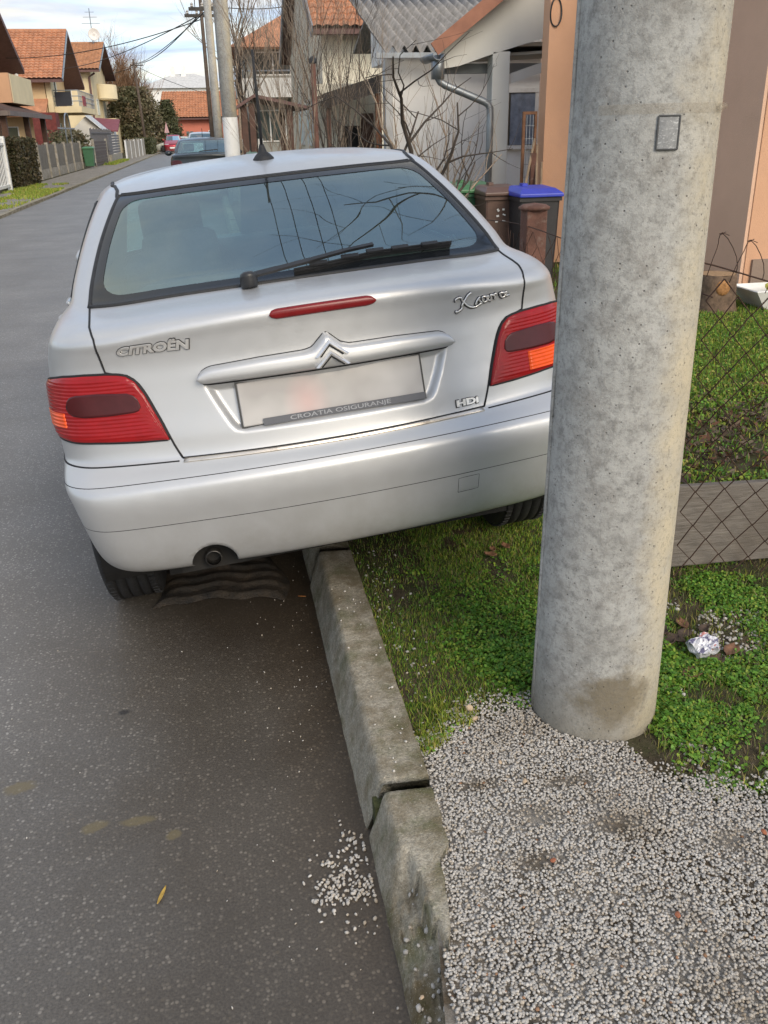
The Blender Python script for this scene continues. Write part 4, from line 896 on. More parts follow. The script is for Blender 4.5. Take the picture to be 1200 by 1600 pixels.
# wheels
def wheel(name_x, wy, sx):
    w = bpy.data.objects.new('wheel', None); COL.objects.link(w); w.parent = car; cx = name_x
    prof = [(.200,-.082),(.230,-.092),(.262,-.094),(.283,-.088),(.292,-.074)]
    for c0 in (-.052,-.018,.018,.052): prof += [(.297,c0-.0045),(.289,c0-.0035),(.289,c0+.0035),(.297,c0+.0045)]
    prof += [(.292,.074),(.283,.088),(.262,.094),(.230,.092),(.200,.082)]
    t = G().lathe(prof, 72, 'x', (cx, wy, WR)); cpart('tyre', t, M_rubber, w)
    blk = G()
    for k in range(72):
        a = 2*math.pi*k/72
        for x0_, x1_ in ((-.078,-.058),(.058,.078)):
            c_, s_ = math.cos(a), math.sin(a); blk.obox((cx+x0_, wy+.2955*c_, WR+.2955*s_), (cx+x1_, wy+.2955*c_, WR+.2955*s_), .016, .007, up=(0, c_, s_))
    cpart('tread_blocks', blk, M_rubber, w, smooth=False, kind='stuff')
    r = G().lathe([(.202,-.080*sx),(.196,.060*sx),(.185,.085*sx),(.165,.080*sx),(.060,.070*sx),(.045,.085*sx),(.0001,.088*sx)], 40, 'x', (cx, wy, WR)); cpart('rim', r, simple('wheel_trim', (.50,.50,.50), .4, .5, vary=.15, vscale=10, dirt=(.10,.09,.08)), w)
for cx, wy in WHEELS: wheel(cx, wy, 1 if cx > 0 else -1)
# cabin seen through the rear window
cab = bpy.data.objects.new('cabin', None); COL.objects.link(cab); cab.parent = car
def pad(x0, x1, y0, y1, z0, z1, lean, r=.06):
    """a cushion: rounded box leaning back as it rises"""
    bm = bmesh.new(); bmesh.ops.create_cube(bm, size=1); bmesh.ops.bevel(bm, geom=bm.edges[:], offset=.22, segments=3, affect='EDGES', profile=.6)
    V = [((x0+x1)/2+(x1-x0)*v.co.x, (y0+y1)/2+(y1-y0)*v.co.y-lean*(v.co.z+.5)*(z1-z0), (z0+z1)/2+(z1-z0)*v.co.z) for v in bm.verts]; bm.verts.index_update(); F = [tuple(q.index for q in f.verts) for f in bm.faces]; bm.free(); return V, F
for sx in (-1, 1):
    cpart('front_seat', pad(sx*.36-.25, sx*.36+.25, 2.05, 2.20, .45, 1.06, .35), M_cloth, cab); cpart('headrest', pad(sx*.36-.13, sx*.36+.13, 1.80, 1.90, 1.08, 1.28, .2), M_cloth, cab)
    cpart('rear_headrest', pad(sx*.34-.13, sx*.34+.13, .98, 1.07, 1.02, 1.20, .15), M_cloth, cab)
cpart('rear_bench', pad(-.60, .60, 1.02, 1.20, .50, 1.04, .3), M_cloth, cab)
cpart('parcel_shelf', G().box(-.56, .56, .50, 1.02, .960, .985), M_cloth, cab, smooth=False)
cpart('dashboard', pad(-.66, .66, 2.75, 3.05, .70, 1.00, -.2), M_trim, cab)
st = G(); st.tube([(-.36+.18*math.cos(a), 2.62-.06*math.sin(a), .95+.17*math.sin(a)) for a in np.linspace(0, 2*math.pi, 33)], .015, 8); cpart('steering_wheel', st, M_trim, cab)
cpart('floor_carpet', G().box(-.66, .66, .45, 3.1, .40, .43), M_cloth, cab, smooth=False)
# ================================================================== CONCRETE POLE
PX, PY = .882, 1.85
def pole_r(z): return float(np.interp(z, [0, .10, 1.75, 9.2], [.162, .161, .147, .105]))
def pole_mat():
    k = N('pole_concrete'); k.setin(Roughness=.86, Specular_IOR_Level=.25); X = k.xyz()
    n1 = k.noise(4.5, 8, .66); n2 = k.noise(34, 8, .74); n3 = k.noise(13, 7, .7, dist=.4)
    c = k.ramp(n1, [(.28, (.30,.295,.275)), (.5, (.41,.405,.38)), (.75, (.48,.475,.445))])
    c = k.mix(k.ramp(n2, [(.46, 0.), (.66, .75)]), c, (.19,.185,.172))
    c = k.mix(k.ramp(n3, [(.50, 0.), (.68, .45)]), c, (.22,.20,.175))
    # warm sunlit flank towards the garden, painted into the concrete colour
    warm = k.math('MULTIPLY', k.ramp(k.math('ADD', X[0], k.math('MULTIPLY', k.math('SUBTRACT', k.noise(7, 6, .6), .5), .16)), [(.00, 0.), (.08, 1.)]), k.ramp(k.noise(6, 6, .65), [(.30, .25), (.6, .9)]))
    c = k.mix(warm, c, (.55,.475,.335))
    # damp brown stain and splash line near the ground
    m = k.node('ShaderNodeMapping'); m.vector_type = 'TEXTURE'; m.inputs['Location'].default_value = (-.015, -.15, .145); m.inputs['Scale'].default_value = (.11,.2,.105); k.L(k.tc.outputs['Object'], m.inputs[0])
    ln = k.node('ShaderNodeVectorMath', operation='LENGTH'); k.L(m.outputs[0], ln.inputs[0]); d = k.math('ADD', ln.outputs['Value'], k.math('MULTIPLY', k.math('SUBTRACT', k.noise(18, 6, .65), .5), 1.5))
    c = k.mix(k.ramp(d, [(.5, .80), (1.0, 0.)]), c, (.150,.118,.068))
    low = k.ramp(k.math('ADD', X[2], k.math('MULTIPLY', k.math('SUBTRACT', n3, .5), .15)), [(.02, .65), (.20, 0.)]); c = k.mix(low, c, (.20,.175,.13))
    pit = k.voro(85); pc = k.voro(85, out='Color'); s = k.node('ShaderNodeSeparateColor'); k.L(pc, s.inputs[0])
    pf = k.math('MULTIPLY', k.ramp(pit, [(.10, 1.), (.22, 0.)]), k.ramp(s.outputs[0], [(.80, 0.), (.86, 1.)])); c = k.mix(k.math('MULTIPLY', pf, .7), c, (.07,.066,.06))
    c = k.mix(k.ramp(k.noise(105, 7, .8), [(.52, 0.), (.63, .50)]), c, (.13,.125,.115))
    k.col(c); k.bump(k.math('SUBTRACT', k.math('ADD', n2, k.math('MULTIPLY', k.noise(160, 4, .7), .5)), k.math('MULTIPLY', pf, 1.2)), .55, .006); return k.m
M_pole = pole_mat()
pole = thing('utility_pole', 'thick round grey concrete pole standing in the gravel beside the silver hatchback', 'pole', (PX, PY, VZ-.02), 'concrete utility poles')
zz = np.concatenate([np.arange(0, 2.2, .05), np.linspace(2.2, 9.2, 12)])
g = G(); na = 96; Pg = np.zeros((len(zz), na+1, 3))
for i, z in enumerate(zz):
    for j in range(na+1):
        a = 2*math.pi*(j % na)/na; r_ = pole_r(z)+(float(fbm(np.array(math.cos(a)*3+9), np.array(z*3+math.sin(a)*3), 5))-.5)*.004
        Pg[i, j] = (PX+r_*math.cos(a), PY+r_*math.sin(a), VZ-.02+z)
obj('shaft', g.grid(Pg), M_pole, pole, smooth=True)
for an in (176, -8):                                           # casting seams
    a = math.radians(an); s = G()
    pts = [(PX+(pole_r(z)+.001)*math.cos(a), PY+(pole_r(z)+.001)*math.sin(a), VZ+z) for z in np.linspace(0, 2.4, 40)]; s.tube([(x+.0012*math.sin(i*1.7), y, z) for i, (x, y, z) in enumerate(pts)], .0042, 6); obj('casting_seam', s, M_pole, pole, smooth=True)
def on_pole(a, z, off): a = math.radians(a); r_ = pole_r(z-VZ)+off; return (PX+r_*math.cos(a), PY+r_*math.sin(a), z)
def wrap(a0, a1, z0, z1, off, n, skew=0.): 
    A = np.linspace(a0, a1, n); return [[on_pole(a, (z0 if i == 0 else z1)+skew*(a-a0), off) for a in A] for i in (0, 1)]
k = N('number_tag_metal'); k.setin(Roughness=.45, Metallic=.75); X = k.xyz(); c = k.ramp(k.noise(60, 5, .7), [(.3, (.16,.165,.175)), (.7, (.30,.31,.32))])
ln = k.noise(1, 2, .5, vec=k.map((160, 160, 330))); c = k.mix(k.ramp(ln, [(.58, 0.), (.66, .55)]), c, (.55,.57,.58)); k.col(c)
tg = G(); tg.grid(np.array(wrap(-105, -89.5, 1.486, 1.545, .0025, 7))); tg.grid(np.array(wrap(-105, -89.5, 1.486, 1.545, -.003, 7))[:, ::-1]); tag_o = obj('number_tag', tg, k.m, pole, smooth=True)
fr = G()
for pts in ([on_pole(a, 1.486, .003) for a in np.linspace(-105,-89.5,7)], [on_pole(a, 1.545, .003) for a in np.linspace(-105,-89.5,7)], [on_pole(-105, z, .003) for z in (1.486,1.515,1.545)], [on_pole(-89.5, z, .003) for z in (1.486,1.515,1.545)]): fr.tube(pts, .0018, 6)
sub('tag_rim', fr, simple('tag_rim', (.10,.10,.10), .6, .5), tag_o)
k = N('clear_tape'); k.setin(Roughness=.25, Specular_IOR_Level=.5); k.bs.inputs['Alpha'].default_value = .22; k.col((.40,.34,.25)); tp = G(); tp.grid(np.array(wrap(-150, -20, 1.548, 1.566, .0018, 40, 0.00002))); obj('tape_band', tp, k.m, pole, smooth=True)
tf = G(); tf.tube([on_pole(-52, 1.557, .002), on_pole(-46, 1.561, .010), on_pole(-42, 1.560, .004)], [.004,.007,.002], 6); obj('tape_end', tf, k.m, pole, smooth=True)
# head of the pole: crossarm and insulators, out of the picture but seen mirrored in the car window
M_iron = simple('dark_iron', (.06,.055,.05), .6, .6, vary=.3, vscale=20); M_porc = simple('insulator_porcelain', (.45,.42,.38), .25)
hd = G(); hd.obox((PX-.75, PY, 8.9), (PX+.75, PY, 8.9), .09, .09); ca = obj('crossarm', hd, M_iron, pole)
for dx in (-.65,-.25,.25,.65): sub('insulator', G().lathe([(.015,0),(.045,.02),(.03,.05),(.05,.07),(.03,.11),(.0001,.13)], 12, 'z', (PX+dx, PY, 8.945)), M_porc, ca, smooth=True)

# ================================================================== RUSTY WIRE FENCE
M_rust = simple('rusty_wire', (.060,.032,.022), .8, .35, vary=.45, vscale=60); M_rustpost = simple('rusty_post', (.13,.062,.045), .85, .1, vary=.35, vscale=9, dirt=(.22,.17,.14), bump=.4, bscale=60)
fx, fy = 1.42, 2.45
fence = thing('wire_fence', 'rusty chain-link garden fence behind the concrete pole', 'fence', (fx, fy, VZ))
def top_side(x): return float(np.interp(x, [1.36,1.42,1.62,2.0,2.6,4.6], [1.16,1.145,1.085,1.02,1.05,1.06]))
def bow(x, z): return .030*math.sin(x*5.3+z*2.1)+.018*math.sin(z*7+x*3)+.010*math.sin(x*17)
def mesh_wire(axis, a0, a1, zb, topf, pit, r, plane):
    """interlocking zigzag wires: neighbours meet at every other bend and make diamonds"""
    g = G(); hp = pit*1.12; n = int((a1-a0)/pit)
    for i in range(n):
        pts = []
        for k_ in range(60):
            z = zb+k_*hp; far = (k_ % 2) if i % 2 == 0 else 1-(k_ % 2); u = a0+(i+far)*pit
            u += .012*math.sin(z*5+u*4)+.010*(z-zb)*math.sin(u*3.1); zz_ = z+.014*math.sin(u*6+1)+.010*math.sin(u*17)
            if zz_ > topf(u): break
            b = bow(u, zz_)*(.3+.7*min(1, (z-zb)/.4)); o_ = .0016*(1 if far else -1)
            pts.append((u, plane+b+o_, zz_) if axis == 'x' else (plane+b+o_, u, zz_))
        if len(pts) > 1: g.tube(pts, r, 4, False)
    return g
obj('wire_mesh', mesh_wire('x', fx, 4.6, .13, top_side, .052, .0023, fy), M_rust, fence, smooth=True)
obj('wire_mesh', mesh_wire('y', 2.5, 11.5, .13, lambda y: 1.08+.03*math.sin(y*2), .055, .0014, fx), M_rust, fence, smooth=True)
tw = G(); tw.tube([(x, fy+bow(x, top_side(x)), top_side(x)+.006) for x in np.linspace(1.36, 4.6, 70)], .0024, 6); obj('top_wire', tw, M_rust, fence, smooth=True)
tw = G(); tw.tube([(fx+.02*math.sin(y*3), y, 1.085+.03*math.sin(y*2)) for y in np.linspace(2.45, 11.5, 60)], .0022, 6); obj('top_wire', tw, M_rust, fence, smooth=True)
rr = random.Random(5); bw = G()                                # loose loops of old wire above the top strand
for x0_, w_, h_ in ((1.395,.085,.085),(1.475,.10,.085),(1.60,.055,.055),(1.70,.11,.07),(1.9,.09,.06),(2.15,.12,.07)):
    t0_ = top_side(x0_); pts = [(x0_+w_*q+.012*math.sin(q*9), fy+bow(x0_, t0_)+.012*math.sin(q*6+x0_*9), t0_-.03+(h_+.03)*math.sin(math.pi*min(1, q*1.05))**.8+.006*math.sin(q*14)) for q in np.linspace(0, 1, 12)]; bw.tube(pts, .0013, 5)
    m = pts[6]
    for s in (-1, 1): bw.tube([(m[0]-.012, m[1], m[2]), (m[0], m[1]-.004*s, m[2]+.003), (m[0]+.014, m[1]+.01*s, m[2]+.004*s)], .0012, 4)
for i in range(26):
    y = 2.9+rr.random()*3.2; z = .35+rr.random()*.7; a = rr.random()*6; bw.tube([(fx+.03*math.sin(q*5+i)+.01, y+.11*math.cos(a+q*4)*q, z+.12*math.sin(a+q*4)) for q in np.linspace(.3, 1, 9)], .0012, 4)
obj('loose_wire', bw, M_rust, fence, smooth=True)
def cap_post(x, y, h, w, name):
    p = G(); p.box(x-w/2, x+w/2, y-w/2, y+w/2, VZ-.02, h-.02); q = obj('post', p, M_rustpost, fence, bevel=.006); c = G(); c.lathe([(.0001,-.012),(w*.72,-.012),(w*.74,0),(w*.55,.010),(.0001,.018)], 20, 'z', (x, y, h-.02)); sub('post_cap', c, M_rustpost, q, smooth=True)
for yy_ in (4.1, 6.9, 9.7): cap_post(fx+.035, yy_, 1.215, .098, 'post')
for xx_ in (3.4,): cap_post(xx_, fy+.03, 1.1, .06, 'post')
k = N('weathered_board'); k.setin(Roughness=.9, Specular_IOR_Level=.15); gr = k.noise(7, 8, .7, vec=k.map((1.2, 30, 22)), dist=1.2); c = k.ramp(gr, [(.3, (.115,.098,.082)), (.55, (.19,.168,.145)), (.75, (.25,.225,.195))]); c = k.mix(k.ramp(k.noise(6, 5), [(.5, 0.), (.7, .5)]), c, (.12,.10,.08)); k.col(c); k.bump(gr, .6, .01)
bd = G(); bd.prism([(1.40, fy+.045, .135), (2.35, fy+.035, .125), (2.35, fy+.085, .385), (1.40, fy+.10, .410)], (0, .028, 0)); obj('kick_board', bd, k.m, fence, bevel=.004)
bd = G(); bd.prism([(2.37, fy+.05, .12), (3.3, fy+.05, .12), (3.3, fy+.07, .36), (2.37, fy+.07, .38)], (0, .028, 0)); obj('kick_board', bd, k.m, fence, bevel=.004)

# ================================================================== SMALL THINGS ON THE GROUND
M_dry = simple('dry_leaf', (.17,.085,.045), .8, vary=.4, vscale=50); M_dry2 = simple('dark_dry_leaf', (.075,.05,.035), .85, vary=.4, vscale=50); M_ochre = simple('yellow_leaf', (.42,.27,.055), .7, vary=.25, vscale=60)
def leaf(x, y, z, s, yaw, curl, mat, label, group=None, w=.5, name='fallen_leaf'):
    P = []; n, m = 9, 5
    for i in range(n):
        q = i/(n-1); hw = w*.5*math.sin(math.pi*min(1, q*.92+.06))**.8
        for j in range(m):
            p = (j/(m-1)-.5)*2; xx = (q-.5)*s; yy_ = p*hw*s; zz_ = curl*s*(p*p*.6+(q-.5)**2*1.1+.12*math.sin(q*9+p*3)); ca, sa = math.cos(yaw), math.sin(yaw); P.append((x+xx*ca-yy_*sa, y+xx*sa+yy_*ca, z+zz_+.002))
    g = G(); g.grid(np.array(P).reshape(n, m, 3)); o = obj(name, g, mat, smooth=True, base=(x, y, z), label=label, category='leaf')
    md = o.modifiers.new('thick', 'SOLIDIFY'); md.thickness = .0006
    if group: o['group'] = group
    return o
lr = random.Random(11); LB = 'curled dry brown leaf on the soil between the pole and the wire fence'
for x, y in ((1.215,2.13),(1.25,2.10),(1.29,2.12),(1.335,2.055),(1.30,1.955),(1.375,2.0),(1.21,1.915),(1.40,1.945),(1.165,2.17),(1.36,2.13),(1.19,2.07),(1.31,2.17)):
    leaf(x, y, float(soil_z(np.array(x), np.array(y)))+.006, lr.uniform(.05,.085), lr.uniform(0,6.2), lr.uniform(.15,.45), lr.choice([M_dry, M_dry2, M_dry2]), LB, 'dry leaves by the fence', .6)
for x, y in ((.891,2.792),(.945,2.808),(.87,2.75)): leaf(x, y, float(soil_z(np.array(x), np.array(y)))+.012, lr.uniform(.04,.06), lr.uniform(0,6), .3, M_dry, 'brown dead leaf in the grass under the car bumper', 'dead leaves under the bumper', .6)
leaf(-.244, 1.517, .001, .052, 1.25, .05, M_ochre, 'single narrow yellow leaf lying on the bare asphalt', None, .17)
leaf(.19, 2.805, .001, .030, -.3, .05, simple('orange_leaf', (.45,.18,.05), .7), 'small orange leaf scrap beside the kerb in the car shadow', None, .25)
# litter band of dead leaves in the garden (too many to count)
n = 5200; x = RNG.uniform(1.5, 5, n); y = 3.75+.25*(x-2)+RNG.normal(0, .33, n); m = RNG.uniform(0,1,n) < smoothstep(.35,.6,fbm(x*3,y*3,55)+.1); x, y = x[m], y[m]; n = len(x)
lt = (np.array([(-1,-.25,.1),(-1,.25,.1),(0,-.5,0),(0,.5,0),(1,-.2,.15),(1,.2,.15)], float), np.array([[0,2,1],[1,2,3],[2,4,3],[3,4,5]]))
pal = np.array([(.13,.085,.05),(.08,.055,.038),(.20,.15,.10),(.16,.07,.035)]); tn = pal[RNG.integers(0,4,n)]*RNG.uniform(.6,1.3,(n,1)); R3 = rot_rand(n); R3 = R3*.45+np.eye(3)[None]*.6
a = RNG.uniform(0, 6.28, n); Z3 = np.zeros((n,3,3)); Z3[:,0,0] = np.cos(a); Z3[:,0,1] = -np.sin(a); Z3[:,1,0] = np.sin(a); Z3[:,1,1] = np.cos(a); Z3[:,2,2] = 1; R3 = np.einsum('nij,njk->nik', Z3, R3)
scatter('leaf_litter', [lt], np.stack([x, y, soil_z(x, y)+.012], 1), R3, RNG.uniform(.014,.034,n), M_leafy, tn, kind='stuff', label='dead brown leaves strewn across the garden lawn', category='leaves')
# crumpled packet
k = N('packet_foil'); k.setin(Roughness=.28, Specular_IOR_Level=.6); X = k.xyz(); n1 = k.noise(1, 3, .6, vec=k.map((16, 30, 12))); c = k.ramp(n1, [(.40, (.62,.62,.66)), (.50, (.14,.13,.22)), (.56, (.55,.55,.60)), (.64, (.50,.22,.20)), (.70, (.66,.66,.68))], 'CONSTANT'); c = k.mix(k.ramp(X[2], [(.010, 1.), (.022, 0.)]), c, (.70,.71,.74)); k.col(c)
bm = bmesh.new(); bmesh.ops.create_cube(bm, size=1); bmesh.ops.subdivide_edges(bm, edges=bm.edges[:], cuts=7, use_grid_fill=True); lr2 = random.Random(3)
for v in bm.verts:
    x, y, z = v.co; f = 1-.25*abs(y)*2*(x > .1); v.co = (x*.075*f+.004*math.sin(y*9+z*5), y*.055+.006*math.sin(x*11), (z+.5)*.034*(1-.5*max(0, -x))+.005*math.sin(x*13+y*8)*(z > 0)+lr2.uniform(-.002,.002))
bm.verts.index_update(); pv = [tuple(v.co) for v in bm.verts]; pf = [tuple(q.index for q in f.verts) for f in bm.faces]; bm.free()
o = obj('litter_packet', (pv, pf), k.m, label='crumpled silver and blue packet on the weeds beside the pole', category='litter'); o.location = (1.289, 2.012, VZ+.018); o.rotation_euler = (.35, -.10, .25)
# larger stones and chips
def chunk(name, x, y, z, s, mat, label, cat, seed, group=None):
    V, F = pebble(seed); o = np_mesh(name, V*np.array(s), F, mat, None, False, label=label, category=cat); o.location = (x, y, z); o.rotation_euler = (.2, .1, seed*.7)
    if group: o['group'] = group
    b = o.modifiers.new('b', 'BEVEL'); b.width = min(s)*.18; b.segments = 2; return o
M_bone = simple('pale_stone', (.48,.36,.24), .8, vary=.2, vscale=60); M_terra = simple('brick_chip', (.34,.12,.06), .9, vary=.3, vscale=80)
chunk('stone', .548, 1.872, VZ+.022, (.013,.011,.017), M_bone, 'buff pebble standing in the grass tuft, upper of two', 'stone', 31); chunk('stone', .552, 1.838, VZ+.012, (.014,.012,.011), M_bone, 'buff pebble lying on the gravel below another pebble', 'stone', 32)
for i, (x, y) in enumerate(((.581,1.336),(.768,1.154),(1.057,1.323))): chunk('brick_chip', x, y, VZ+.009, (.010,.007,.006), M_terra, 'small orange brick chip among the grey gravel', 'brick chip', 41+i, 'brick chips in the gravel')
for i, (x, y, s_) in enumerate(((.602,1.583,.010),(.566,1.66,.008),(.318,1.32,.007),(.327,1.205,.011),(.245,1.10,.007))): chunk('stone', x, y, (VZ+.010 if x > .4 else .085), (s_, s_*.85, s_*.7), M_bone, 'rounded cream pebble larger than the gravel round it', 'stone', 51+i, 'cream pebbles')
# old ribbed rubber mat under the car
k = N('muddy_rubber'); k.setin(Roughness=.75); c = k.ramp(k.noise(14, 7, .7), [(.35, (.012,.011,.010)), (.6, (.045,.034,.024)), (.8, (.10,.07,.045))]); k.col(c); k.bump(k.noise(60, 5, .7), .6, .01)
U_, V_ = 46, 60; P = np.zeros((V_, U_, 3))
for i in range(V_):
    for j in range(U_):
        u, v = j/(U_-1), i/(V_-1); x = -.335+u*.46+.03*math.sin(v*5); y = 2.80+v*.42+.045*math.sin(u*3.0+.3)*(1-v*.4)+.01*math.sin(u*17); e = min(u, 1-u, v, 1-v)
        P[i, j] = (x, y, .004+.014*min(1, e*14)+.012*max(0, math.sin(v*math.pi*12))**.7*min(1, e*8)*(.5+float(fbm(np.array(u*5), np.array(v*5), 4)))+.006*float(fbm(np.array(u*14), np.array(v*14), 9)))
obj('rubber_mat', G().grid(P), k.m, smooth=True, base=(-.1, 3.0, 0), label='dark muddy ribbed rubber mat lying on the road under the bumper', category='mat')
# ================================================================== BUILDING HELPERS
def plaster(name, c, dirt=None): return simple(name, c, .92, vary=.10, vscale=.9, bump=.35, bscale=90, dirt=dirt, spec=.2)
M_tile = None
def tile_mat(name, c):
    k = N(name); k.setin(Roughness=.85, Specular_IOR_Level=.2); v = k.voro(3.6, out='Color', vec=k.map((1, 1, 1.2))); s = k.node('ShaderNodeSeparateColor'); k.L(v, s.inputs[0])
    col = k.ramp(s.outputs[0], [(0, tuple(x*.82 for x in c)), (1, tuple(min(1, x*1.14) for x in c))]); col = k.mix(k.ramp(k.noise(1.3, 7, .7), [(.45, 0.), (.75, .55)]), col, (c[0]*.5, c[1]*.55, c[2]*.7)); k.col(col); return k.m
M_tile_o = tile_mat('orange_roof_tile', (.50,.235,.13)); M_tile_b = tile_mat('brown_roof_tile', (.45,.235,.13)); M_tile_d = tile_mat('dark_roof_shingle', (.12,.075,.062))
M_soffit = simple('brown_soffit', (.13,.068,.060), .7, vary=.2, vscale=6); M_white = simple('white_paint', (.74,.73,.70), .6, vary=.06, vscale=3, dirt=(.5,.48,.44)); M_zinc = simple('zinc', (.30,.33,.36), .45, .7, vary=.2, vscale=6)
M_pane = glass_mat('house_window', (.30,.34,.36), .10); M_dark = simple('dark_opening', (.014,.013,.012), .9); M_wood = simple('brown_stained_wood', (.085,.040,.026), .65, vary=.3, vscale=7, bump=.2, bscale=30); M_cfence = concrete_mat('fence_concrete', (.40,.37,.32), moss=.2, dirt=.5, scale=.4)
def tile_roof(e0, e1, r0, r1, pitch=.24, course=.32, relief=.05, step=.035):
    """a tiled slope from the eave e0-e1 up to the ridge r0-r1: rolls across, a step at every course"""
    e0, e1, r0, r1 = map(np.array, (e0, e1, r0, r1)); L = np.linalg.norm(e1-e0); H = np.linalg.norm(r0-e0); nc = max(2, int(L/pitch)); nr = max(2, int(H/course)); n = np.cross(e1-e0, r0-e0); n = n/np.linalg.norm(n); n = n if n[2] > 0 else -n
    us = np.linspace(0, 1, nc*4+1); rows = []
    for i in range(nr):
        for q, h in ((i/nr, step), ((i+.985)/nr, 0.)):
            a, b = e0+(r0-e0)*q, e1+(r1-e1)*q; rows.append([a+(b-a)*u+n*(h+relief*abs(math.sin(math.pi*u*nc))) for u in us])
    return G().grid(np.array(rows))
def slab(p, th):
    """a thick sheet below four corners"""
    return G().prism(p, (0, 0, -th))
def window(parent, axis, c, u0, u1, z0, z1, face, frame=M_white, pane=None, mull=1, depth=.05):
    """a framed window on a wall: axis 'y' = the wall faces along y at y=c, face -1/+1 is the way it looks"""
    f = G(); t = .06; d0, d1 = sorted((c, c+face*depth))
    def bx(a0, a1, b0, b1, e0=d0, e1=d1): f.box(a0, a1, e0, e1, b0, b1) if axis == 'y' else f.box(e0, e1, a0, a1, b0, b1)
    bx(u0-t, u0, z0-t, z1+t); bx(u1, u1+t, z0-t, z1+t); bx(u0, u1, z1, z1+t); bx(u0, u1, z0-t, z0)
    for k_ in range(mull): m = u0+(u1-u0)*(k_+1)/(mull+1); bx(m-.03, m+.03, z0, z1, min(c, c+face*.04), max(c, c+face*.04))
    w = obj('window', f, frame, parent); g = G(); d = c+face*.015
    g.add([(u0,d,z0),(u1,d,z0),(u1,d,z1),(u0,d,z1)] if axis == 'y' else [(d,u0,z0),(d,u1,z0),(d,u1,z1),(d,u0,z1)], [(0,1,2,3)]); sub('pane', g, pane or M_pane, w); return w

# ================================================================== RIGHT: PEACH HOUSE WITH PORCH
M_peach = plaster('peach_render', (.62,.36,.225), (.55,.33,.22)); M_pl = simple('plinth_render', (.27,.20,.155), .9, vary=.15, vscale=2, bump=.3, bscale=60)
hx, hy = 4.68, 7.5
ph = thing('peach_house', 'peach rendered house behind the lawn with a white porch', 'house', (hx, hy, VZ))
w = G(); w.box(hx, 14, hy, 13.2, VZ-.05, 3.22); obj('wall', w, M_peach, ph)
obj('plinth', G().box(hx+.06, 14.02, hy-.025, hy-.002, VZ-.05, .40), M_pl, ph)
obj('street_wall_skin', G().box(hx-.035, hx-.002, hy+.01, 13.1, VZ-.05, 3.20), plaster('peach_render_lightened', (.70,.46,.325)), ph)  # thin skin over the street wall; peach lightened to make up for its shade
window(ph, 'y', hy, 7.2, 8.6, 1.3, 2.7, -1)
g = slab([(hx-.25, hy-.25, 3.34), (14.8, hy-.25, 3.34), (14.8, 10.4, 3.6), (hx-.25, 10.4, 3.6)], .12); g.prism([(hx-.25, 10.4, 3.6), (14.8, 10.4, 3.6), (14.8, 13.45, 3.34), (hx-.25, 13.45, 3.34)], (0,0,-.12)); rf = obj('roof', g, M_soffit, ph); sub('tiles', tile_roof((hx-.27, hy-.27, 3.35), (14.8, hy-.27, 3.35), (hx-.27, 10.4, 3.62), (14.8, 10.4, 3.62)), M_tile_o, rf)
obj('entrance_wall', G().box(3.60, hx-.04, 9.93, 10.12, VZ-.05, 3.22), M_peach, ph)
# wall cable loop
cb = G(); cb.tube([(3.66+.06*math.cos(a), 9.915+.01*math.sin(a*2), 2.62+.13*math.sin(a)) for a in np.linspace(0, 9, 40)], .008, 6); obj('cable_loop', cb, M_trim, ph, smooth=True)
# porch
M_porch = simple('porch_white', (.60,.60,.57), .7, vary=.05, vscale=2)
obj('porch_column', G().box(3.315, 3.525, 10.98, 11.19, VZ, 2.34), M_porch, ph, bevel=.008)
obj('porch_brace', G().obox((3.42,11.085,2.02),(3.95,11.085,2.18), .10, .10), M_porch, ph)
obj('porch_gable', G().prism([(2.70,10.98,2.165),(2.92,10.98,2.195),(3.30,10.98,2.31),(3.9,10.98,2.47),(hx-.04,10.98,2.56),(hx-.04,10.98,3.72),(2.70,10.98,2.38)], (0,.10,0)), M_porch, ph)
obj('verge_soffit', G().prism([(2.60,10.72,2.385),(hx-.04,10.72,3.84),(hx-.04,10.978,3.84),(2.60,10.978,2.385)], (0,0,-.03)), M_porch, ph)
obj('porch_ceiling', G().prism([(2.72,11.1,2.26),(hx-.04,11.1,2.36),(hx-.04,12.3,2.36),(3.0,12.3,2.30)], (0,0,.03)), simple('porch_soffit', (.36,.36,.33), .8, vary=.05), ph)
pr_ = slab([(2.72,11.09,2.42),(hx-.04,11.09,2.46),(hx-.04,12.3,2.46),(3.0,12.3,2.42)], .04); pr = obj('porch_roof', pr_, M_porch, ph); sub('verge_board', G().obox((2.56,10.70,2.345),(hx-.02,10.70,3.865), .03, .14, up=(-.57,0,.82)), simple('verge_board', (.30,.135,.085), .75, vary=.2, vscale=6), pr)
gt = G()
for i in range(11):
    a = math.pi*i/10; gt.v += [(2.60, 10.80-.07*math.cos(a), 2.30-.07*math.sin(a)), (hx-.05, 10.80-.07*math.cos(a), 2.27-.07*math.sin(a))] if False else [(2.62-.07*math.cos(a), 10.75, 2.31-.07*math.sin(a)), (2.62-.07*math.cos(a), 11.4, 2.31-.07*math.sin(a))]
gt.f = [(2*i, 2*i+1, 2*i+3, 2*i+2) for i in range(10)]; gutter = obj('gutter', gt, M_zinc, ph, smooth=True); gutter.modifiers.new('s', 'SOLIDIFY').thickness = .008
obj('rear_beam', G().box(2.74, hx-.04, 11.25, 11.34, 2.13, 2.235), simple('grey_beam', (.22,.23,.23), .6), ph)
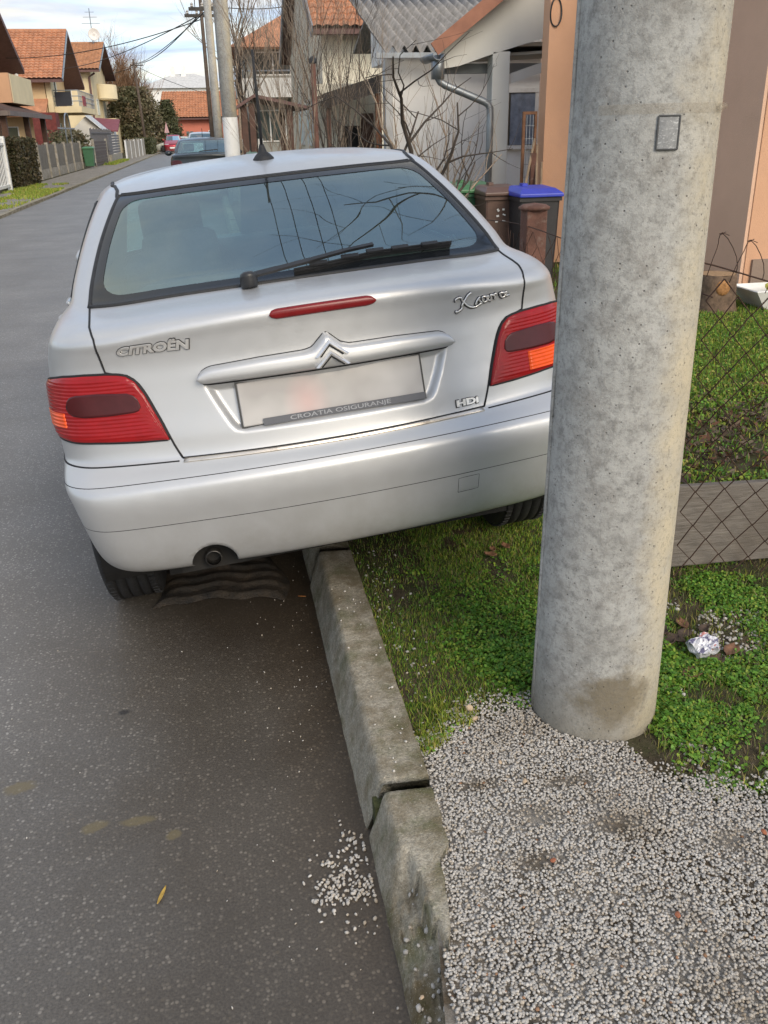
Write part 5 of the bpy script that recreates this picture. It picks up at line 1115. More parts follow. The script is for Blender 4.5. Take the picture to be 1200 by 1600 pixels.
dp = G(); dp.box(2.60,2.72,10.88,11.02,2.06,2.30); dp.tube([(2.657,10.95,2.12),(2.665,10.95,2.07),(2.69,10.95,2.03),(2.75,10.95,1.995),(3.20,10.95,1.825),(3.26,10.95,1.795),(3.290,10.95,1.745),(3.294,10.95,1.66),(3.284,10.95,.10)], .041, 14); obj('downpipe', dp, M_zinc, ph, smooth=True)
# ================================================================== WHITE ANNEX WITH CORRUGATED ROOF
an = thing('white_annex', 'white low annex with a mossy corrugated roof behind the porch', 'house', (3.0, 15, VZ))
M_wwall = plaster('white_render', (.80,.79,.76), (.72,.71,.68))
obj('wall', G().prism([(2.92,15,VZ-.05),(8.5,15,VZ-.05),(8.5,19.5,VZ-.05),(3.75,19.5,VZ-.05)], (0,0,2.55)), M_wwall, an); obj('corner_pier', G().box(2.80, 2.915, 14.96, 15.2, VZ-.05, 2.55), simple('pier_grey', (.50,.50,.49), .85), an)
window(an, 'y', 15, 4.80, 5.75, 1.27, 2.05, -1, mull=1); window(an, 'y', 15, 6.6, 7.6, 1.2, 2.1, -1)
cu = G(); P = []
for j in range(13): P.append([(4.84+.90*j/12*.62, 14.975-.0+.010*math.sin(j*1.9), z) for z in (1.28, 1.66, 2.04)])
obj('curtain', G().grid(np.array(P)), simple('blue_curtain', (.20,.23,.29), .9, vary=.3, vscale=9), an, smooth=True)
k = N('asbestos_cement'); k.setin(Roughness=.95, Specular_IOR_Level=.1); c = k.ramp(k.noise(7, 8, .7), [(.35, (.20,.19,.18)), (.6, (.32,.305,.29)), (.8, (.40,.385,.37))]); k.col(c); k.bump(k.noise(40, 5), .4, .01); us = np.linspace(2.72, 8.7, 520); rows = []
for (y, z) in ((14.7,2.66),(15.9,3.02),(15.901,3.045),(17.1,3.40),(17.101,3.425),(18.5,3.86)): rows.append([(u, y, z+.052*math.sin(u*2*math.pi/.177)) for u in us])
rf = obj('corrugated_roof', G().grid(np.array(rows)), k.m, an, smooth=True); rf.modifiers.new('s', 'SOLIDIFY').thickness = .012
gt = G(); gt.box(2.60, 6.5, 14.58, 14.69, 2.53, 2.60); obj('gutter', gt, M_zinc, an)
obj('rear_slope', slab([(3.25,18.5,3.86),(8.7,18.5,3.86),(8.7,21,3.1),(3.25,21,3.1)], .05), k.m, an); obj('gable_wall', G().prism([(3.20,15.3,2.63),(3.20,18.5,2.63),(3.20,18.5,3.80)], (5,0,0)), M_wwall, an)
# ================================================================== CREAM HOUSE BEYOND
M_cream = plaster('cream_render', (.74,.69,.56), (.64,.59,.48)); ch = thing('cream_house', 'cream house with orange tiled gable roof behind the bare shrubs', 'house', (3.6, 26.5, VZ))
obj('wall', G().box(3.25, 13, 26.6, 36.0, VZ-.05, 4.05), M_cream, ch); gb = G(); gb.prism([(3.27,26.6,4.05),(3.27,36.0,4.05),(3.27,31.3,6.9)], (9.3,0,0)); obj('gable_wall', gb, plaster('cream_gable_shaded', (.64,.59,.49)), ch)  # gable render is the cream darkened for the shaded street side
g = slab([(2.95,25.9,3.98),(13.5,25.9,3.98),(13.5,31.3,7.2),(2.95,31.3,7.2)], .14); g.prism([(2.95,31.3,7.2),(13.5,31.3,7.2),(13.5,36.7,3.98),(2.95,36.7,3.98)], (0,0,-.14)); rf = obj('roof', g, M_soffit, ch)
sub('tiles', tile_roof((2.97,25.88,4.02),(13.5,25.88,4.02),(2.97,31.3,7.26),(13.5,31.3,7.26)), M_tile_o, rf); vb = G(); vb.obox((2.93,25.86,3.93),(2.93,31.3,7.18), .06, .30, up=(0,-.5,.85)); vb.obox((2.93,36.74,3.93),(2.93,31.3,7.18), .06, .30, up=(0,.5,.85)); sub('verge_board', vb, simple('grey_verge', (.24,.245,.26), .7), rf)
obj('gutter', G().box(2.97, 13.5, 25.75, 25.87, 3.86, 3.95), M_soffit, ch); window(ch, 'x', 3.25, 29.5, 30.8, 1.2, 2.4, -1); window(ch, 'x', 3.25, 32.3, 33.4, 1.2, 2.4, -1)
lt_ = thing('lean_to', 'dark timber carport leaning on the white annex', 'carport', (2.3, 15.2, VZ))
obj('roof', G().prism([(1.85,15.3,2.02),(2.78,15.3,2.28),(2.78,16.9,2.28),(1.85,16.9,2.02)], (0,0,.05)), M_wood, lt_); obj('fascia_board', G().prism([(1.85,15.20,1.86),(2.79,15.20,2.10),(2.79,15.20,2.34),(1.85,15.20,2.08)], (0,.045,0)), simple('fascia_dark', (.022,.018,.017), .6), lt_)
obj('post', G().box(2.70,2.79,15.26,15.36,VZ,2.08), simple('orange_stain', (.22,.085,.035), .6, vary=.25, vscale=5), lt_); obj('post', G().box(1.90,1.97,15.26,15.33,VZ,1.88), M_wood, lt_)
gw = thing('garage', 'cream garage wall with dark opening and brown door under the carport', 'garage', (2.4, 17.0, VZ)); obj('wall', G().box(1.95,3.10,17.0,17.2,VZ,2.30), plaster('garage_cream', (.72,.67,.54)), gw)
obj('opening', G().box(2.40,2.70,16.96,16.998,VZ,1.62), M_dark, gw); dr = obj('door', G().box(2.73,2.95,16.95,16.995,VZ,1.82), M_wood, gw); sub('handle', G().obox((2.75,16.92,1.05),(2.81,16.92,1.05),.02,.02), M_zinc, dr)
# ================================================================== BALCONY HOUSE AND OPEN SHELTER FURTHER ON
bh = thing('balcony_house', 'grey house with white balcony parapet and orange roof by the street', 'house', (2.0, 46, VZ)); M_grey = plaster('grey_render', (.33,.33,.30))
obj('wall', G().box(2.1, 9, 47, 57, VZ-.05, 5.2), M_grey, bh); obj('balcony_parapet', G().box(1.55, 8, 45.2, 47.0, 3.05, 3.85), plaster('parapet_white', (.62,.61,.58)), bh); obj('ground_parapet', G().box(1.55, 2.6, 45.2, 45.4, .1, 1.3), plaster('parapet_white', (.62,.61,.58)), bh)
rl = G(); rl.tube([(1.6,45.25,4.15),(8,45.25,4.15)], .03, 6); rl.tube([(1.6,45.25,3.85),(1.6,45.25,4.15)], .03, 6); obj('balcony_rail', rl, M_zinc, bh)
window(bh, 'y', 47, 2.6, 4.2, 4.1, 5.0, -1); window(bh, 'y', 47, 2.4, 3.8, 1.2, 2.5, -1)
rf = obj('roof', G().add([(1.3,45.6,5.15),(9.8,45.6,5.15),(9.8,58,5.15),(1.3,58,5.15),(5.0,50,7.3),(6.2,54,7.3)], [(0,1,4),(1,2,5,4),(2,3,5),(3,0,4,5),(3,2,1,0)]), M_tile_o, bh)
sh = thing('timber_shelter', 'dark open timber shelter with a pitched roof beside the street', 'shelter', (1.3, 26, VZ))
for x, y in ((1.02,25.5),(1.22,25.5),(2.2,25.5),(1.1,28),(2.2,28)): obj('post', G().box(x-.075,x+.075,y-.075,y+.075,VZ,2.25), M_wood, sh)
rf = obj('roof', slab([(.66,25.2,2.10),(1.30,25.2,2.46),(1.30,28.4,2.46),(.66,28.4,2.10)], .08), M_soffit, sh); sub('far_slope', slab([(1.30,25.2,2.46),(2.7,25.2,2.16),(2.7,28.4,2.16),(1.30,28.4,2.46)], .08), M_soffit, rf)
# ================================================================== BINS, TOOLS, TRELLIS
def wheelie(label, x0, x1, y, h, body, lid, seed, marks=0):
    w = x1-x0; cx = (x0+x1)/2; b = thing('wheelie_bin', label, 'bin', (cx, y, VZ), 'wheelie bins by the porch' if y < 20 else None)
    mb = simple('bin_'+body[0], body[1], .5, vary=.18, vscale=6, dirt=tuple(v*.6+.03 for v in body[1])); ml = simple('bin_'+lid[0], lid[1], .42, vary=.15, vscale=6)
    d = w*1.15; hb = h*.90; P = []
    for z, f in ((VZ+.06,.80),(VZ+.10,.82),(VZ+hb*.55,.93),(VZ+hb,1.0)): P.append([(cx+sx*w/2*f*.94, y+dd*d*(f if dd else 1)+0, z) for sx, dd in ((-1,.02),(-.9,0),(.9,0),(1,.02),(1,.97),(.9,1),(-.9,1),(-1,.97),(-1,.02))])
    g = G().grid(np.array(P)); g.f.append(tuple(range(8))[::-1]); o = obj('bin_body', g, mb, b)
    sub('rim', G().box(cx-w*.5, cx+w*.5, y-.02, y+d, VZ+hb-.035, VZ+hb), mb, o)
    L = G(); L.add([(cx-w*.52,y-.045,VZ+hb+.003),(cx+w*.52,y-.045,VZ+hb+.003),(cx+w*.52,y+d,VZ+hb+.003),(cx-w*.52,y+d,VZ+hb+.003),(cx-w*.52,y-.045,VZ+hb+.035),(cx+w*.52,y-.045,VZ+hb+.035),(cx+w*.50,y+d,VZ+hb+.055),(cx-w*.50,y+d,VZ+hb+.055),(cx-w*.40,y+.06,VZ+h-.012),(cx+w*.40,y+.06,VZ+h-.012),(cx+w*.40,y+d-.07,VZ+h),(cx-w*.40,y+d-.07,VZ+h)],
        [(3,2,1,0),(0,1,5,4),(1,2,6,5),(2,3,7,6),(3,0,4,7),(4,5,9,8),(5,6,10,9),(6,7,11,10),(7,4,8,11),(8,9,10,11)]); lo = obj('lid', L, ml, b, bevel=.008)
    hd = G(); hd.box(cx-w*.22, cx-w*.10, y+d*.55, y+d*.75, VZ+h-.003, VZ+h+.022); sub('lid_grip', hd, ml, lo); obj('handle', G().tube([(cx-w*.4,y+d+.06,VZ+hb+.01),(cx+w*.4,y+d+.06,VZ+hb+.01)], .015, 8), ml, b)
    for s in (-1, 1): obj('wheel', G().lathe([(.0001,-.02),(.09,-.02),(.10,-.01),(.10,.01),(.09,.02),(.0001,.02)], 18, 'x', (cx+s*w*.42, y+d*.95, VZ+.10)), M_rubber, b)
    r5 = random.Random(seed)
    for i in range(marks*2):
        z = VZ+hb*.84-(i//2)*.05; u0 = cx-w*.20+(i % 2)*.055+r5.uniform(-.01,.01); m = G(); m.obox((u0, y-.006, z+r5.uniform(-.012,.012)), (u0+r5.uniform(.015,.04), y-.006, z+r5.uniform(-.015,.015)), .003, r5.uniform(.010,.022)); obj('painted_mark', m, M_white, b)
wheelie('green wheelie bin under the zinc downpipe', 2.42, 2.90, 9.25, .915, ('green',(.035,.12,.055)), ('green_lid',(.06,.18,.075)), 1)
wheelie('brown wheelie bin between the green and the blue-lidded bins', 2.63, 3.03, 8.85, .905, ('brown',(.105,.058,.042)), ('brown_lid',(.115,.066,.050)), 2, 3)
wheelie('black wheelie bin with a bright blue lid', 2.865, 3.285, 8.5, .905, ('black',(.024,.022,.024)), ('blue_lid',(.035,.055,.42)), 3, 4)
M_stick = simple('broom_stick', (.28,.20,.13), .75, vary=.25, vscale=9)
def tool(label, a, b, head):
    t = thing('broom' if head else 'wooden_stake', label, 'broom' if head else 'stake', a, None); obj('stick', G().tube([a, b], .014, 8), M_stick, t)
    if head: obj('bristle_head', G().obox((a[0]-.14,a[1],a[2]+.05),(a[0]+.14,a[1],a[2]+.05),.06,.10), simple('bristles', (.05,.13,.12), .9), t)
tool('long pale broom leaning on the peach wall behind the bins', (3.12,9.55,VZ), (3.47,9.86,1.42), True); tool('second thinner stake leaning on the peach wall', (3.40,9.5,VZ), (3.50,9.86,1.36), False); tool('short thick stake leaning beside the blue-lidded bin', (3.42,9.4,VZ), (3.56,9.86,1.18), False)
tr_ = thing('trellis_frame', 'rusty metal trellis frame with climbing twigs beside the white column', 'trellis', (3.2, 10.2, VZ)); fr = G()
M_rf = simple('rust_frame', (.20,.10,.055), .8, .3, vary=.3, vscale=12)
obj('upright', G().box(3.36,3.39,9.95,9.98,VZ,1.66), M_rf, tr_); obj('upright', G().box(3.495,3.52,9.95,9.98,VZ,1.66), M_rf, tr_); obj('top_bar', G().box(3.36,3.52,9.95,9.98,1.66,1.69), M_rf, tr_)
gr = G(); 
for i in range(3): gr.tube([(3.41+i*.035,9.965,VZ),(3.41+i*.035,9.965,1.66)], .003, 4)
for i in range(11): gr.tube([(3.37,9.962,.25+i*.13),(3.515,9.962,.25+i*.13)], .003, 4)
obj('grid_wires', gr, M_zinc, tr_, kind='stuff'); obj('brown_post', G().box(3.42,3.475,9.80,9.855,VZ,1.28), M_rustpost, tr_)
st = thing('tree_stump', 'sawn log stump standing on the lawn against the peach house', 'stump', (4.03, 6.85, VZ)); g = G()
prof = [(.195,0),(.185,.03),(.172,.10),(.166,.20),(.160,.285),(.150,.295)]; rows = []
for r_, z in prof: rows.append([(4.03+(r_+.012*math.sin(5*a)+.006*math.sin(11*a))*math.cos(a), 6.85+(r_+.012*math.sin(5*a))*math.sin(a), VZ+z) for a in np.linspace(0, 2*math.pi, 41)])
g.grid(np.array(rows)); obj('bark', g, simple('bark', (.13,.085,.055), .9, vary=.4, vscale=22, bump=.9, bscale=30), st, smooth=True)
g = G(); g.lathe([(.152,.294),(.10,.298),(.05,.300),(.0001,.301)], 40, 'z', (4.03, 6.85, VZ)); obj('sawn_top', g, simple('sawn_wood', (.30,.19,.10), .85, vary=.3, vscale=40), st, smooth=True); obj('knot', G().lathe([(.065,.02),(.06,-.004),(.03,-.010),(.0001,-.006)], 18, 'y', (4.01,6.69,VZ+.20)), simple('heartwood', (.30,.145,.05), .8, vary=.4, vscale=50), st, smooth=True)
ty = thing('tray', 'shallow white plastic tray set down on the lawn by the stump', 'tray', (4.62, 6.80, VZ)); g = G(); g.add([(4.28,6.62,VZ+.17),(4.95,6.62,VZ+.17),(4.95,7.02,VZ+.17),(4.28,7.02,VZ+.17),(4.40,6.68,VZ+.02),(4.85,6.68,VZ+.02),(4.85,6.96,VZ+.02),(4.40,6.96,VZ+.02)], [(0,1,5,4),(1,2,6,5),(2,3,7,6),(3,0,4,7),(4,5,6,7)]); o = obj('tray_shell', g, M_white, ty); o.modifiers.new('s','SOLIDIFY').thickness = .012
V, F = pebble(77); o = np_mesh('plastic_bag', V*np.array((.17,.13,.11)), F, simple('yellow_plastic', (.62,.58,.10), .4, vary=.3, vscale=12), None, True, label='crumpled yellow plastic bag lying in the white tray', category='bag'); o.location = (4.58, 6.80, VZ+.17); o.modifiers.new('ss','SUBSURF').levels = 2; dm = o.modifiers.new('d','DISPLACE'); tx = bpy.data.textures.new('crumple','CLOUDS'); tx.noise_scale = .06; dm.texture = tx; dm.strength = .05
# ================================================================== TREES AND SHRUBS
M_bark = simple('twig_bark', (.27,.21,.155), .9, vary=.35, vscale=14); M_bark2 = simple('dark_bark', (.062,.048,.038), .9, vary=.35, vscale=14); M_bark3 = simple('willow_bark', (.21,.12,.065), .9, vary=.3, vscale=3)
def grow(g, p, d, L, r, lev, rng, up=.25, wander=.22, kids=(5, 4, 3), shrink=.6, n=5, sides=5, fan=.9):
    """one bare branch with its side branches"""
    pts = [Vector(p)]; d = Vector(d).normalized()
    for i in range(n):
        d = (d+Vector((rng.gauss(0, wander), rng.gauss(0, wander), rng.gauss(0, wander*.6)+up*.25))).normalized(); pts.append(pts[-1]+d*(L/n))
    rr = [max(r*(1-.72*i/n), .0012) for i in range(n+1)]; g.tube(pts, rr, max(3, sides), False)
    if lev <= 0: return
    k = kids[min(len(kids)-1, len(kids)-lev)] if lev <= len(kids) else kids[0]
    for i in range(k):
        q = .25+.75*(i+rng.random())/k; j = min(n-1, int(q*n)); b = pts[j].lerp(pts[j+1], q*n-j); ax = (pts[j+1]-pts[j]).normalized(); o = ax.orthogonal().normalized(); o.rotate(Matrix.Rotation(rng.random()*6.283, 3, ax))
        nd = (ax*rng.uniform(.45, .9)+o*fan*rng.uniform(.5, 1)+Vector((0, 0, up))).normalized(); grow(g, b, nd, L*shrink*rng.uniform(.7, 1.15), rr[j]*.62, lev-1, rng, up, wander, kids, shrink, max(3, n-1), sides-1, fan)
def bare_tree(name, label, base, H, r, seed, stems=1, lev=3, up=.3, kids=(5,4,3), spread=.3, mat=M_bark, group=None, shrink=.6, cat='tree', dirs=None, wander=.2, fan=.9, first=.35):
    t = thing(name, label, cat, base, group); rng = random.Random(seed); tg, cg = G(), G()
    for s in range(stems):
        a = rng.random()*6.283; d = Vector(dirs[s]) if dirs else Vector((math.cos(a)*spread*rng.random(), math.sin(a)*spread*rng.random(), 1))
        b = (base[0]+rng.uniform(-.05,.05)*stems, base[1]+rng.uniform(-.05,.05)*stems, base[2]-.03)
        g1 = G(); pts = [Vector(b)]; d.normalize(); n = 6; L = H*(.45 if stems == 1 else .55)*rng.uniform(.8, 1.1)
        for i in range(n): d = (d+Vector((rng.gauss(0,.09), rng.gauss(0,.09), .05))).normalized(); pts.append(pts[-1]+d*L/n)
        rr = [r*(1-.55*i/n)*(1 if stems == 1 else rng.uniform(.55, 1)) for i in range(n+1)]; tg.tube(pts, rr, 9)
        for i in range(kids[0]+1):
            q = first+(1-first)*(i+rng.random())/(kids[0]+1); j = min(n-1, int(q*n)); bb = pts[j].lerp(pts[j+1], min(1, q*n-j)); ax = (pts[j+1]-pts[j]).normalized(); o = ax.orthogonal().normalized(); o.rotate(Matrix.Rotation(rng.random()*6.283, 3, ax))
            grow(cg, bb, ax*.7+o*fan*rng.uniform(.4,1)+Vector((0,0,up)), H*.42*rng.uniform(.75,1.2), rr[j]*.6, lev-1, rng, up, wander, kids[1:] or (3,), shrink, 5, 6, fan)
        grow(cg, pts[-1], d, H*.5, rr[-1], lev-1, rng, up, wander, kids[1:] or (3,), shrink, 5, 6, fan)
    obj('trunk', tg, mat, t, smooth=True); obj('crown', cg, mat, t, smooth=True); return t
# tree over the car's right shoulder, small fork tree, thicket of shoots
bare_tree('bare_fruit_tree', 'dark bare fruit tree with wide crooked branches before the white annex', (1.76, 8.1, VZ), 2.5, .050, 21, 1, 3, .12, (4,4,3), .1, M_bark2, dirs=[(-.08,0,1)], fan=1.2, wander=.25)
bare_tree('young_bare_tree', 'pale young bare tree forking from the ground beside the downpipe', (2.32, 9.4, VZ), 2.1, .034, 33, 3, 2, .45, (4,3), .4, M_bark, fan=.6)
bare_tree('thin_sapling', 'thin twiggy sapling below the young forked tree', (2.62, 9.9, VZ), 1.5, .014, 35, 2, 2, .4, (4,3), .3, M_bark, fan=.6)
for i, (x, y, h, lab) in enumerate(((1.30,12.2,3.6,'tall thicket of bare brown shoots beside the rusty pipe post'),(1.62,12.8,3.3,'bare shrub with a stout ivy-dark stem by the rusty pipe post'),(.98,12.6,3.0,'bare straggling shrub next to the open timber shelter'),(2.05,13.6,3.0,'bare tangled shrub in front of the cream garage'))):
    bare_tree('bare_shrub', lab, (x, y, VZ), h, .015 if i != 1 else .024, 50+i, 4, 3, .40, (3,4,3), .5, M_bark if i != 1 else M_bark2, 'bare shrubs along the garden', cat='shrub', fan=.55, wander=.16)
pp = thing('pipe_post', 'rusty iron pipe post standing among the bare shrubs', 'post', (1.36, 12.0, VZ)); obj('pipe', G().tube([(1.36,12.0,VZ),(1.355,12.0,2.33)], .032, 12), M_rustpost, pp, smooth=True); obj('pipe_cap', G().lathe([(.045,-.03),(.045,.02),(.02,.045),(.0001,.05)], 12, 'z', (1.355,12.0,2.33)), M_trim, pp, smooth=True)
bare_tree('street_tree', 'tall bare street tree behind the two slim poles', (1.5, 44, VZ), 9.0, .10, 71, 2, 3, .35, (5,5,4), .25, M_bark, fan=.6)
bare_tree('street_tree', 'tall bare tree rising behind the open timber shelter', (1.55, 33, VZ), 6.2, .07, 73, 2, 3, .4, (4,4,3), .35, M_bark2, fan=.6)
bare_tree('garden_tree', 'bare garden tree behind the concrete pole with boughs reaching over the car', (2.28, 4.85, VZ), 6.6, .065, 91, 1, 3, .15, (6,4,3), .1, M_bark2, dirs=[(-.06,.0,1)], fan=1.2, wander=.2, first=.80)
def leafy(name, label, base, rx, ry, h, n, pal, seed, cone=False, size=.12, group=None, cat='bush', ball=.0):
    """a dense evergreen: stem plus thousands of small leaf faces in clumps through the crown"""
    t = thing(name, label, cat, base, group); rg = np.random.default_rng(seed); x0, y0, z0 = base
    obj('trunk', G().tube([(x0,y0,z0-.05),(x0+.05,y0,z0+h*.3),(x0,y0+.05,z0+h*.75)], [.05*h*.5,.04*h*.5,.015*h*.5], 8), M_bark2, t)
    nc = 90; cz = rg.uniform(.04, .98, nc); cr = ((1-cz)**.75 if cone else np.sqrt(np.clip(1-((cz-.42)/.60)**2, .05, 1))); a = rg.uniform(0, 6.283, nc); q = np.sqrt(rg.uniform(.25, 1, nc))
    cc = np.stack([np.cos(a)*q*cr*rx, np.sin(a)*q*cr*ry, cz*h], 1); k = rg.integers(0, nc, n); s = rg.normal(0, 1, (n, 3))*np.array([rx*.17, ry*.17, h*.075]); P0 = cc[k]+s; P0[:,2] = np.clip(P0[:,2], .03, h*1.05)
    U = rg.normal(0, 1, (n, 3)); U /= np.linalg.norm(U, axis=1)[:,None]; W = np.cross(U, rg.normal(0, 1, (n, 3))); W /= np.linalg.norm(W, axis=1)[:,None]; sz = size*rg.uniform(.5, 1.3, n)[:,None]
    P = np.stack([P0-U*sz, P0+W*sz*.5, P0+U*sz, P0-W*sz*.5], 1)
    tone = np.array(pal)[rg.integers(0, len(pal), nc)][k]*rg.uniform(.7, 1.3, (n, 1)); F = np.arange(n*4).reshape(n, 4); np_mesh('crown', P.reshape(-1, 3), F, M_leafy, np.repeat(tone, 4, axis=0), False, t); return t
OLV = [(.14,.13,.07),(.17,.15,.085),(.11,.11,.055),(.20,.155,.095)]; GRN = [(.095,.105,.05),(.12,.12,.06),(.08,.09,.045)]; BRN = [(.085,.070,.035),(.070,.060,.030),(.10,.075,.040),(.06,.06,.025)]
leafy('cypress_bush', 'broad dark olive cypress bush behind the red car', (-6.7, 99, .05), 2.3, 2.2, 5.6, 16000, OLV, 5, False, .15); leafy('cypress_bush', 'pointed dark cypress beside the salmon house wall', (-3.75, 101, .05), 1.6, 1.5, 4.5, 11000, GRN, 6, True, .13)
leafy('small_bush', 'small round garden bush behind the slat gate', (-8.5, 62, .05), 1.3, 1.3, 1.8, 2200, OLV, 8, False, .14)
for x, y, h, s_, lab in ((-12,104,8.8,81,'feathery brown leafless willow left of the far white roof'),(-8.5,108,9.2,82,'feathery tan leafless willow behind the cypress bush'),(-15,101,8.5,83,'tall leafless tree beside the far satellite-dish house'),(-7.0,112,8.2,84,'rounded tan willow right behind the cypress bush top'),(-10.2,112,9.6,85,'highest tan willow between the two far white buildings')):
    bare_tree('bare_willow', lab, (x, y, 0), h, .30, s_, 4, 3, .3, (6,7,7), .35, M_bark3, 'leafless willows behind the houses', fan=.65)
def hedge(name, label, x0, x1, y0, y1, h, n, pal, seed, size):
    t = thing(name, label, 'hedge', ((x0+x1)/2, (y0+y1)/2, .05)); rg = np.random.default_rng(seed); b = G(); b.box(x0+.08, x1-.08, y0+.08, y1-.08, .05, h-.10); obj('branch_core', b, simple('hedge_core', (.045,.036,.022), .95, vary=.4, vscale=20), t)
    f = rg.integers(0, 3, n); u, v = rg.uniform(0, 1, n), rg.uniform(0, 1, n); j = rg.normal(0, .045, (n, 3)); P0 = np.where((f == 0)[:,None], np.stack([x0+u*(x1-x0), np.full(n, y0), .05+v*h], 1), np.where((f == 1)[:,None], np.stack([np.full(n, x1), y0+u*(y1-y0), .05+v*h], 1), np.stack([x0+u*(x1-x0), y0+v*(y1-y0), np.full(n, h)], 1)))+j
    U = rg.normal(0, 1, (n, 3)); U /= np.linalg.norm(U, axis=1)[:,None]; W = np.cross(U, rg.normal(0, 1, (n, 3))); W /= np.linalg.norm(W, axis=1)[:,None]; sz = size*rg.uniform(.5, 1.3, n)[:,None]
    P = np.stack([P0-U*sz, P0+W*sz*.6, P0+U*sz, P0-W*sz*.6], 1)-np.array(t['_b']); np_mesh('leaves', P.reshape(-1, 3), np.arange(n*4).reshape(n, 4), M_leafy, np.repeat(np.array(pal)[rg.integers(0, len(pal), n)]*rg.uniform(.6,1.3,(n,1)), 4, axis=0), False, t, kind='stuff')
hedge('hedge', 'clipped brownish hedge between the white gate and the concrete post fence', -6.9, -5.95, 31.6, 35.3, 1.45, 14000, BRN, 3, .045); hedge('hedge', 'dark clipped hedge at the end of the far plank fence', -6.0, -4.75, 84.5, 92, 1.25, 5000, GRN, 4, .10)

# ================================================================== LEFT: FENCES, GATES, BIN
gt = thing('white_gate', 'white steel bar gate beside the clipped hedge', 'gate', (-6.0, 29, .06))
for i in range(15): obj('bar', G().box(-6.02, -6.0, 27.2+i*.21, 27.235+i*.21, .16, 1.56), M_white, gt)
obj('rail', G().box(-6.05,-5.97,27.1,30.3,.18,.26), M_white, gt); obj('rail', G().box(-6.05,-5.97,27.1,30.3,1.35,1.42), M_white, gt); obj('gate_post', G().box(-6.07,-5.95,30.2,30.35,.0,1.6), M_white, gt)
cf = thing('post_fence', 'concrete post fence with grey mesh panels before the tiled houses', 'fence', (-6.35, 43, .05))
py = [35.9,37.9,40.25,42.4,45.0,47.5,50.4]; M_meshp = simple('grey_mesh', (.115,.112,.108), .8, vary=.3, vscale=12)
for i, y in enumerate(py):
    obj('post', G().prism([(-6.43,y-.09,.0),(-6.27,y-.09,.0),(-6.29,y-.09,1.36),(-6.41,y-.09,1.36)], (0,.17,0)), M_cfence, cf)
    if i < len(py)-1:
        y1 = py[i+1]; obj('base_wall', G().box(-6.42,-6.32,y+.09,y1-.10,.0,.40), M_cfence, cf); o = obj('infill_panel', G().box(-6.385,-6.36,y+.09,y1-.10,.41,1.27), M_meshp, cf)
        b = G()
        for q in np.arange(y+.14, y1-.12, .16): b.box(-6.355,-6.345,q,q+.035,.42,1.30+.02*math.sin(q*9))
        sub('panel_bars', b, simple('panel_bar', (.17,.165,.155), .7, vary=.2), o, kind='stuff')
wheelie('green wheelie bin out on the street beside the brown slat gate', -6.25, -5.70, 50.4, .98, ('green',(.035,.12,.055)), ('green_lid',(.06,.18,.075)), 9)
sg = thing('slat_gate', 'brown horizontal slat gate next to the green street bin', 'gate', (-5.85, 55.5, .05)); M_slat = simple('slat_brown', (.085,.062,.055), .7, vary=.2, vscale=3)
for i in range(8): obj('slat', G().box(-5.88,-5.85,52.4,58.6,.10+i*.155,.225+i*.155), M_slat, sg)
obj('gate_post', G().box(-5.95,-5.83,52.2,52.36,.0,1.42), M_cfence, sg); obj('gate_post', G().box(-5.95,-5.83,58.7,58.86,.0,1.42), M_cfence, sg)
sp = thing('slat_fence', 'taller grey slat fence on a low concrete wall', 'fence', (-5.75, 62.5, .05)); obj('low_wall', G().box(-5.82,-5.66,59,66.4,.0,.52), M_cfence, sp)
M_slat2 = simple('slat_grey', (.13,.125,.13), .6, vary=.15, vscale=3)
for i in range(7): obj('slat', G().box(-5.78,-5.74,59.05,66.3,.56+i*.158,.69+i*.158), M_slat2, sp)
pf_ = thing('plank_fence', 'weathered upright plank fence along the far pavement', 'fence', (-5.4, 75, .05)); M_plank = simple('grey_plank', (.29,.265,.225), .85, vary=.3, vscale=1.2)
yq = 67.0; i = 0
while yq < 83.5: w_ = .62+.2*math.sin(i*2.3); obj('plank', G().box(-5.46+.012*yq-.84,-5.38+.012*yq-.84,yq,yq+w_,.02,1.28+.07*math.sin(i*1.9)), M_plank if i % 5 else M_white, pf_); yq += w_+.06; i += 1
wf = thing('picket_fence', 'high thin picket fence in the garden behind the plank fence', 'fence', (-7.5, 72, .05))
for i in range(26): obj('picket', G().box(-7.55,-7.5,66+i*.55,66.22+i*.55,.05,2.05+.05*math.sin(i*2)), M_slat2, wf)
obj('rail', G().box(-7.49,-7.46,66,80.3,1.75,1.83), M_slat2, wf); obj('rail', G().box(-7.49,-7.46,66,80.3,.55,.63), M_slat2, wf)
